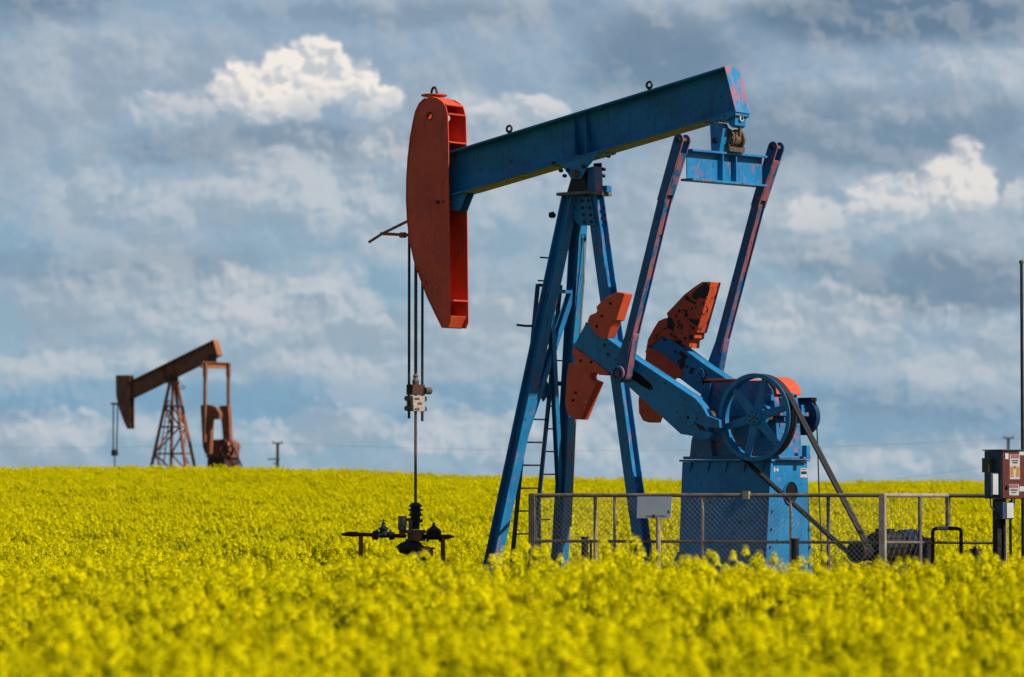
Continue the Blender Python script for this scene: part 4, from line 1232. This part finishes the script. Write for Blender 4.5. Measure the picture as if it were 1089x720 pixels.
# ================================================================== CANOLA
def plant_mats():
    m, bs = new_mat('canola_petal')
    oi = S.nt.nodes.new('ShaderNodeObjectInfo'); rnd = S(oi.outputs['Random'])
    loc = S(oi.outputs['Location']); pn = smooth(noise(loc, .16, 4, .6), .50, .66)
    c = mix(rnd, (.94, .80, .003), (.65, .58, .004))
    c = mix(pn * .35, c, (.56, .56, .006))
    nt = S.nt; nt.nodes.remove(bs)
    d = nt.nodes.new('ShaderNodeBsdfDiffuse'); tr = nt.nodes.new('ShaderNodeBsdfTranslucent'); mx = nt.nodes.new('ShaderNodeMixShader')
    S.put(d.inputs['Color'], c); S.put(tr.inputs['Color'], c); mx.inputs[0].default_value = .28
    nt.links.new(d.outputs[0], mx.inputs[1]); nt.links.new(tr.outputs[0], mx.inputs[2]); nt.links.new(mx.outputs[0], nt.nodes['Material Output'].inputs['Surface'])
    m2, bs = new_mat('canola_leaf')
    oi = S.nt.nodes.new('ShaderNodeObjectInfo'); rnd = S(oi.outputs['Random'])
    c = mix(rnd, (.07, .115, .012), (.17, .20, .012))
    nt = S.nt; nt.nodes.remove(bs)
    d = nt.nodes.new('ShaderNodeBsdfDiffuse'); tr = nt.nodes.new('ShaderNodeBsdfTranslucent'); mx = nt.nodes.new('ShaderNodeMixShader')
    S.put(d.inputs['Color'], c); S.put(tr.inputs['Color'], c); mx.inputs[0].default_value = .3
    nt.links.new(d.outputs[0], mx.inputs[1]); nt.links.new(tr.outputs[0], mx.inputs[2]); nt.links.new(mx.outputs[0], nt.nodes['Material Output'].inputs['Surface'])
    return m, m2
MP, ML_ = plant_mats()


def make_plant(i):
    rd = random.Random(100 + i); v, f, mi = [], [], []
    def quad(p, q, r_, s_, m): 
        o = len(v); v.extend([tuple(p), tuple(q), tuple(r_), tuple(s_)]); f.append([o, o + 1, o + 2, o + 3]); mi.append(m)
    def flower(c, n, r):
        x = n.orthogonal().normalized(); y = n.cross(x); ro = rd.random() * 1.5
        for k in range(4):
            an = ro + k * math.pi / 2; d = x * math.cos(an) + y * math.sin(an); w = n.cross(d)
            tip = c + d * r + n * (r * .15)
            quad(c, c + d * r * .6 + w * r * .42, tip, c + d * r * .6 - w * r * .42, 0)
    nst = rd.randint(6, 7)
    for s_ in range(nst):
        an = 2 * math.pi * s_ / nst + rd.random(); rr = rd.uniform(.02, .19)
        top = Vector((rr * math.cos(an), rr * math.sin(an), rd.uniform(.64, .97))); bot = Vector((top.x * .3, top.y * .3, 0)); mid = (top * .6 + bot * .4) * 1.0
        mid.z = top.z * .55
        for (p, q) in ((bot, mid), (mid, top)):
            for sd in (Vector((1, 0, 0)), Vector((0, 1, 0))):
                w = sd * .004; quad(p - w, p + w, q + w, q - w, 1)
        hr = rd.uniform(.038, .062); hh_ = rd.uniform(.06, .12)
        nf = rd.randint(20, 30)
        for k in range(nf):
            th = k * 2.4; u = (k + .5) / nf
            ring = hr * math.sqrt(min(1, u * 1.1)); zz = top.z - u * hh_ + rd.uniform(-.008, .008)
            c = Vector((top.x + ring * math.cos(th), top.y + ring * math.sin(th), zz))
            n = Vector((math.cos(th) * u * 1.3, math.sin(th) * u * 1.3, 1.1 - u * .7)).normalized()
            flower(c, n, rd.uniform(.015, .021))
        for k in range(5):      # pods and buds under the head
            th = rd.random() * 6.28; z0 = top.z - hh_ - rd.uniform(0, .15); b = Vector((top.x * .97, top.y * .97, z0)); e_ = b + Vector((math.cos(th) * .05, math.sin(th) * .05, .04)); w = Vector((0, 0, .003))
            quad(b - w, b + w, e_ + w, e_ - w, 1)
        if rd.random() < .45:   # side truss
            th = rd.random() * 6.28; c0 = Vector((top.x + math.cos(th) * .07, top.y + math.sin(th) * .07, top.z - rd.uniform(.08, .2)))
            quad(mid - Vector((.003, 0, 0)), mid + Vector((.003, 0, 0)), c0 + Vector((.003, 0, 0)), c0 - Vector((.003, 0, 0)), 1)
            for k in range(9):
                t2 = k * 2.4; u = (k + .5) / 9; c = c0 + Vector((.026 * math.sqrt(u) * math.cos(t2), .026 * math.sqrt(u) * math.sin(t2), -u * .04)); n = Vector((math.cos(t2) * u, math.sin(t2) * u, 1)).normalized(); flower(c, n, .014)
    for k in range(20):         # leaves through the depth of the stand
        th = rd.random() * 6.28; rr = rd.uniform(.02, .16); z0 = rd.uniform(.15, .68); b = Vector((rr * math.cos(th), rr * math.sin(th), z0)); L = rd.uniform(.05, .13)
        d = Vector((math.cos(th + rd.uniform(-1, 1)), math.sin(th + rd.uniform(-1, 1)), rd.uniform(-.3, .7))).normalized(); w = d.cross(Vector((0, 0, 1))).normalized() * L * .28
        quad(b, b + d * L * .55 + w, b + d * L, b + d * L * .55 - w, 1)
    me = bpy.data.meshes.new('canola_plant'); me.from_pydata(v, [], f); me.materials.append(MP); me.materials.append(ML_)
    me.polygons.foreach_set('material_index', mi)
    return bpy.data.objects.new('canola_plant', me)
pc_ = bpy.data.collections.new('canola_plants')
for i in range(7): pc_.objects.link(make_plant(i))


def scatter(name, pts, label):
    n = len(pts); me = bpy.data.meshes.new(name); me.from_pydata(pts[:, :3].tolist(), [], [])
    at_ = me.attributes.new('scl', 'FLOAT', 'POINT'); at_.data.foreach_set('value', pts[:, 3].astype(np.float32))
    ar = me.attributes.new('rot', 'FLOAT_VECTOR', 'POINT')
    rot = np.stack([RNG.normal(0, .07, n), RNG.normal(0, .07, n), RNG.uniform(0, 6.283, n)], 1); ar.data.foreach_set('vector', rot.astype(np.float32).ravel())
    ai = me.attributes.new('idx', 'INT', 'POINT'); ai.data.foreach_set('value', RNG.integers(0, 7, n).astype(np.int32))
    o = bpy.data.objects.new(name, me); COL.objects.link(o)
    ng = bpy.data.node_groups.new(name + '_nodes', 'GeometryNodeTree')
    ng.interface.new_socket('Geometry', in_out='INPUT', socket_type='NodeSocketGeometry'); ng.interface.new_socket('Geometry', in_out='OUTPUT', socket_type='NodeSocketGeometry')
    N = ng.nodes; gi, go = N.new('NodeGroupInput'), N.new('NodeGroupOutput')
    ci = N.new('GeometryNodeCollectionInfo'); ci.inputs['Collection'].default_value = pc_; ci.inputs['Separate Children'].default_value = True; ci.inputs['Reset Children'].default_value = True
    ip = N.new('GeometryNodeInstanceOnPoints'); ip.inputs['Pick Instance'].default_value = True
    def attr(nm, ty):
        a = N.new('GeometryNodeInputNamedAttribute'); a.data_type = ty; a.inputs['Name'].default_value = nm; return a.outputs['Attribute']
    L = ng.links
    L.new(gi.outputs[0], ip.inputs['Points']); L.new(ci.outputs[0], ip.inputs['Instance']); L.new(attr('idx', 'INT'), ip.inputs['Instance Index'])
    er = N.new('FunctionNodeEulerToRotation'); L.new(attr('rot', 'FLOAT_VECTOR'), er.inputs[0]); L.new(er.outputs[0], ip.inputs['Rotation'])
    L.new(attr('scl', 'FLOAT'), ip.inputs['Scale']); L.new(ip.outputs[0], go.inputs[0])
    md = o.modifiers.new('scatter', 'NODES'); md.node_group = ng
    return tag(o, label, 'crop', None, 'stuff')


def strip(y0, y1, dens, margin=5.0):
    """random points of the view wedge between depths y0 and y1"""
    out = []
    y = y0
    while y < y1:
        dy = max(1.0, y * .03); hw = y * .1600 + margin; n = int(dens(y) * dy * 2 * hw)
        out.append(np.stack([RNG.uniform(-hw, hw, n), RNG.uniform(y, y + dy, n)], 1)); y += dy
    return np.concatenate(out)


def vnoise(x, y, s, seed):
    r = np.random.default_rng(seed); g = r.random((64, 64)); fx, fy = (x / s) % 64, (y / s) % 64
    i, j = fx.astype(int), fy.astype(int); u, w = fx - i, fy - j; u, w = u * u * (3 - 2 * u), w * w * (3 - 2 * w)
    a, b, c_, d = g[i % 64, j % 64], g[(i + 1) % 64, j % 64], g[i % 64, (j + 1) % 64], g[(i + 1) % 64, (j + 1) % 64]
    return (a * (1 - u) + b * u) * (1 - w) + (c_ * (1 - u) + d * u) * w


nearp = strip(10.5, 50, lambda y: 11 if y < 35 else 5)
sc = .95 + RNG.normal(0, .095, len(nearp)) + .18 * (vnoise(nearp[:, 0] + 90, nearp[:, 1], 1.3, 3) - .5) + .12 * (vnoise(nearp[:, 0] + 90, nearp[:, 1], .5, 5) - .5)
nearp = np.column_stack([nearp, ground(nearp[:, 0], nearp[:, 1]), sc])
scatter('canola_field', nearp, 'blurred yellow flowering canola across the foreground')
mid = strip(50, 212, lambda y: 8 if y < 90 else (7 if y < 140 else 6), 8.0)
x, y = mid[:, 0], mid[:, 1]
pad = (x > -1.6) & (x < 12.5) & (y > 50) & (y < 63.8)
keep = ~pad
keep &= ~(np.hypot(x - aw3.x, y - aw3.y) < .55) & ~((np.abs(x - aw3.x) < 1.4) & (y > 60.2) & (y < 63.1))
gap = .5 * vnoise(x + 300, y, 2.6, 8) + .5 * vnoise(x + 300, y, .9, 9); keep &= RNG.random(len(x)) < np.clip(1.2 - 2.2 * np.clip(gap - .48, 0, 1), .2, 1)
mid = mid[keep]; x, y = mid[:, 0], mid[:, 1]
sc = 1.0 + RNG.normal(0, .11, len(mid)) + .22 * (vnoise(x + 300, y, 3.5, 4) - .5) + .15 * (vnoise(x + 300, y, 1.1, 6) - .5)
mid = np.column_stack([mid, ground(x, y), sc])
scatter('canola_field', mid, 'yellow flowering canola on the slope rising behind the pumpjack to the skyline')

# ================================================================== SKY
SUN_EL = R(42)
sun_dir = Vector((.85, -.53, 0)).normalized()      # horizontal direction towards the sun
az = math.atan2(sun_dir.x, sun_dir.y)
w = bpy.data.worlds.new('World'); scene.world = w; w.use_nodes = True
S.nt = w.node_tree; nt = w.node_tree
w.cycles.sampling_method = 'MANUAL'; w.cycles.sample_map_resolution = 256
bg = nt.nodes['Background']; bg.inputs['Strength'].default_value = .1
sky = nt.nodes.new('ShaderNodeTexSky'); sky.sky_type = 'NISHITA'; sky.sun_disc = False
sky.sun_elevation = SUN_EL; sky.sun_rotation = az; sky.air_density = 1.2; sky.dust_density = 1.5
tc = nt.nodes.new('ShaderNodeTexCoord')
dx, dy, dz = split(S(tc.outputs['Generated']))
u = S.m('ARCTAN2', dx, dy) * 35.0
vv = S.m('ARCSINE', dz) * 35.0
uv = combine(u, vv, 0.0)
# turbulence warps every cloud outline into billows
w1 = noise(uv, 1.1, 7, .58, color=True); wx, wy, _ = split(w1)
def cells(uu, vv_, sc):
    n = nt.nodes.new('ShaderNodeTexVoronoi'); n.voronoi_dimensions = '2D'; n.feature = 'F1'; n.inputs['Scale'].default_value = sc
    n.inputs['Randomness'].default_value = 1.0
    S.put(n.inputs['Vector'], combine(uu, vv_, 0.0)); return S(n.outputs['Distance'])
# cauliflower field: rounded lobes at three sizes, slightly warped
w3 = noise(uv, 3.0, 5, .6, color=True); qx, qy, _ = split(w3)
def billow(du, dv):
    uu = u + (qx - .5) * .34 + du; v2 = vv * 1.12 + (qy - .5) * .30 + dv
    b1, b2, b3 = cells(uu, v2, 1.7), cells(uu + 3.3, v2 + 1.7, 3.9), cells(uu + 7.1, v2, 8.5)
    return 1.0 - (b1 * .62 + b2 * .34 + b3 * .17)
B0 = billow(0.0, 0.0)
relb = (B0 - billow(.05, .075)) * 5.5
def bigb(du, dv):
    uu = u + (wx - .5) * .9 + (qx - .5) * .22 + du; v2 = vv * 1.25 + (wy - .5) * .8 + (qy - .5) * .2 + dv
    return 1.0 - cells(uu + 1.9, v2 + .6, .78) - cells(uu + 5.2, v2 + 2.2, 1.55) * .45
BL = bigb(0.0, 0.0)
relL = (BL - bigb(.10, .16)) * 4.5
U_ = u + (wx - .5) * .80
V_ = vv + (wy - .5) * .62
edge = (B0 - .45) * .95
def blob(px, py, rx, ry, soft=.35, base=None, amp=1.0, puff=1.0):
    cx, cy = (px - CX) / 100, (HZ - py) / 100
    a = (U_ - cx) * (100 / rx); b = (V_ - cy) * (100 / ry)
    d = (a * a + b * b).pow(.5) - edge * puff
    m_ = smooth(d, 1.0 + soft, 1.0 - soft)
    if base is not None: m_ = m_ * smooth(vv + (wy - .5) * .5 + (qy - .5) * .2, (HZ - base) / 100 - .28, (HZ - base) / 100 + .36)
    return m_ * amp
def union(l):
    r_ = l[0]
    for k in l[1:]: r_ = r_.max(k)
    return r_
white = union([blob(335, 86, 52, 38, .15, 126), blob(392, 106, 36, 18, .2, 122), blob(262, 104, 40, 26, .22, 128), blob(178, 118, 42, 18, .3, 136, .6),
               blob(556, 124, 56, 20, .2, 142, .7), blob(410, 162, 36, 24, .3, 190, .5), blob(498, 122, 30, 18, .3, 148, .5),
               blob(950, 212, 60, 28, .25, 246, .75), blob(1022, 198, 30, 34, .26, 240, .85), blob(880, 226, 44, 18, .3, 246, .65), blob(1085, 212, 24, 22, .25, 240, .6),
               blob(1045, 74, 70, 20, .4, None, .4, .5)])
soft = union([blob(345, 195, 90, 44, .35, 248, .75), blob(200, 218, 80, 28, .3, 255, .6), blob(95, 200, 56, 28, .35, 236, .5), blob(540, 180, 60, 34, .35, None, .45),
              blob(300, 322, 90, 42, .3, 368, .9), blob(215, 346, 74, 24, .25, 374, .65), blob(385, 354, 46, 20, .25, 376, .8), blob(530, 345, 56, 26, .25, 378, .6),
              blob(110, 385, 120, 14, .35, 404, .75), blob(330, 394, 100, 13, .4, 410, .65), blob(880, 340, 100, 32, .3, 376, .85), blob(1010, 340, 66, 18, .3, 362, .7),
              blob(820, 248, 84, 38, .35, None, .5), blob(1010, 392, 60, 22, .35, None, .5), blob(700, 395, 60, 30, .35, 425, .5),
              blob(60, 455, 70, 20, .2, 484, .8), blob(190, 450, 55, 16, .3, None, .55), blob(340, 453, 68, 22, .2, None, .7), blob(500, 460, 72, 22, .2, None, .75),
              blob(650, 465, 64, 28, .3, None, .7), blob(1010, 486, 80, 22, .25, None, .65), blob(900, 488, 55, 14, .3, None, .45), blob(700, 300, 80, 50, .45, None, .45),
              blob(120, 310, 90, 20, .4, None, .45), blob(450, 250, 60, 30, .4, None, .45), blob(960, 100, 110, 30, .5, None, .35)])
dark = union([blob(310, 150, 170, 22, .4, None, .5), blob(710, 60, 90, 44, .45, None, .7, .45), blob(950, 18, 170, 34, .45, None, 1.0, .35), blob(900, 145, 190, 44, .45, None, .6), blob(10, -5, 100, 34, .6, None, .8, .3),
              blob(1010, 300, 130, 30, .4, None, .65, .5), blob(880, 283, 60, 22, .45, None, .5, .5), blob(150, 285, 150, 20, .5, None, .35), blob(1000, 430, 140, 16, .5, None, .3), blob(470, 18, 200, 12, .6, None, .35, .4)])
cyan = union([blob(120, 425, 300, 24, .5, None, .7, .5), blob(440, 428, 200, 18, .5, None, .6, .5), blob(950, 440, 260, 32, .5, None, .6, .5), blob(40, 268, 70, 26, .5, None, .4), blob(420, 298, 120, 18, .5, None, .35)])
# broad relief of the cloud deck
bn = lambda du, dv: noise(combine(u * .80 + du, vv * 1.0 + dv, 3.7), .85, 8, .50, .3)
b00 = bn(0, 0)
rel = (b00 - bn(.10, .17)) * 5.0
K = 11.0
C = lambda r_, g_, b_: tuple(c * K for c in lin(r_, g_, b_))
base_c = mix(smooth(vv, .2, 4.6), C(138, 170, 191), C(138, 161, 183))
base_c = mix(.10, base_c, S(sky.outputs[0]))
g_c = mix(smooth(b00, .40, .60) * .6, base_c, C(158, 171, 184))
g_c = mix(cyan, g_c, C(112, 154, 183))
g_c = mix(dark, g_c, C(98, 123, 146))
sh_b = smooth(relb * .7 + rel * .25 + relL * .6, -.9, .8)
lift = soft * (.45 + .55 * sh_b)
g_c = mix(lift * .85, g_c, C(188, 193, 199))
amt = .42 + .58 * (soft.max(dark * .5)).max(smooth(b00, .45, .6) * .6)
tex = smooth(rel * .55 + relb * .45 + relL * .75, -1.1, 1.1)
g_c = mix((tex - .5).max(0.0) * .62 * amt, g_c, C(206, 206, 208)); g_c = mix((.5 - tex).max(0.0) * .58 * amt, g_c, C(92, 120, 146))
wt = white * (.45 + .55 * smooth(relb + rel * .4, -.9, .45))
g_c = mix(wt, g_c, mix(white, C(176, 186, 198), C(232, 225, 218)))
# unseen upper sky deepened to dark blue, to cut the ambient fill
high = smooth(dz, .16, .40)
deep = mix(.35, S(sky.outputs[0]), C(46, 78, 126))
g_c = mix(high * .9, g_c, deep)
# unseen sky behind the camera is darkened to weaken the fill light
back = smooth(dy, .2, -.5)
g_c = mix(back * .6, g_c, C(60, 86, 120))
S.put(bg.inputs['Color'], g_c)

# sun
sl_ = bpy.data.lights.new('sun', 'SUN'); sl_.energy = 5.0; sl_.angle = R(.6); sl_.color = (1, .94, .85)
so = bpy.data.objects.new('sun', sl_); COL.objects.link(so)
to = (sun_dir * math.cos(SUN_EL) + Vector((0, 0, math.sin(SUN_EL)))).normalized()
so.rotation_euler = to.to_track_quat('Z', 'Y').to_euler(); so.location = (20, -20, 40)

# camera
cd_ = bpy.data.cameras.new('camera'); cam = bpy.data.objects.new('camera', cd_); COL.objects.link(cam)
cd_.sensor_width = 36; cd_.lens = FPX / 1089 * 36; cd_.clip_end = 8000; cd_.clip_start = .5
cam.location = CAM; cam.rotation_euler = (R(90) + TILT, 0, 0)
cd_.dof.use_dof = True; cd_.dof.focus_distance = 57.5; cd_.dof.aperture_fstop = (cd_.lens / 1000) / .067
scene.camera = cam
scene.render.engine = 'CYCLES'
scene.view_settings.view_transform = 'Standard'; scene.view_settings.look = 'None'; scene.view_settings.exposure = 0
scene.cycles.use_denoising = True
scene.cycles.max_bounces = 6; scene.cycles.transparent_max_bounces = 4
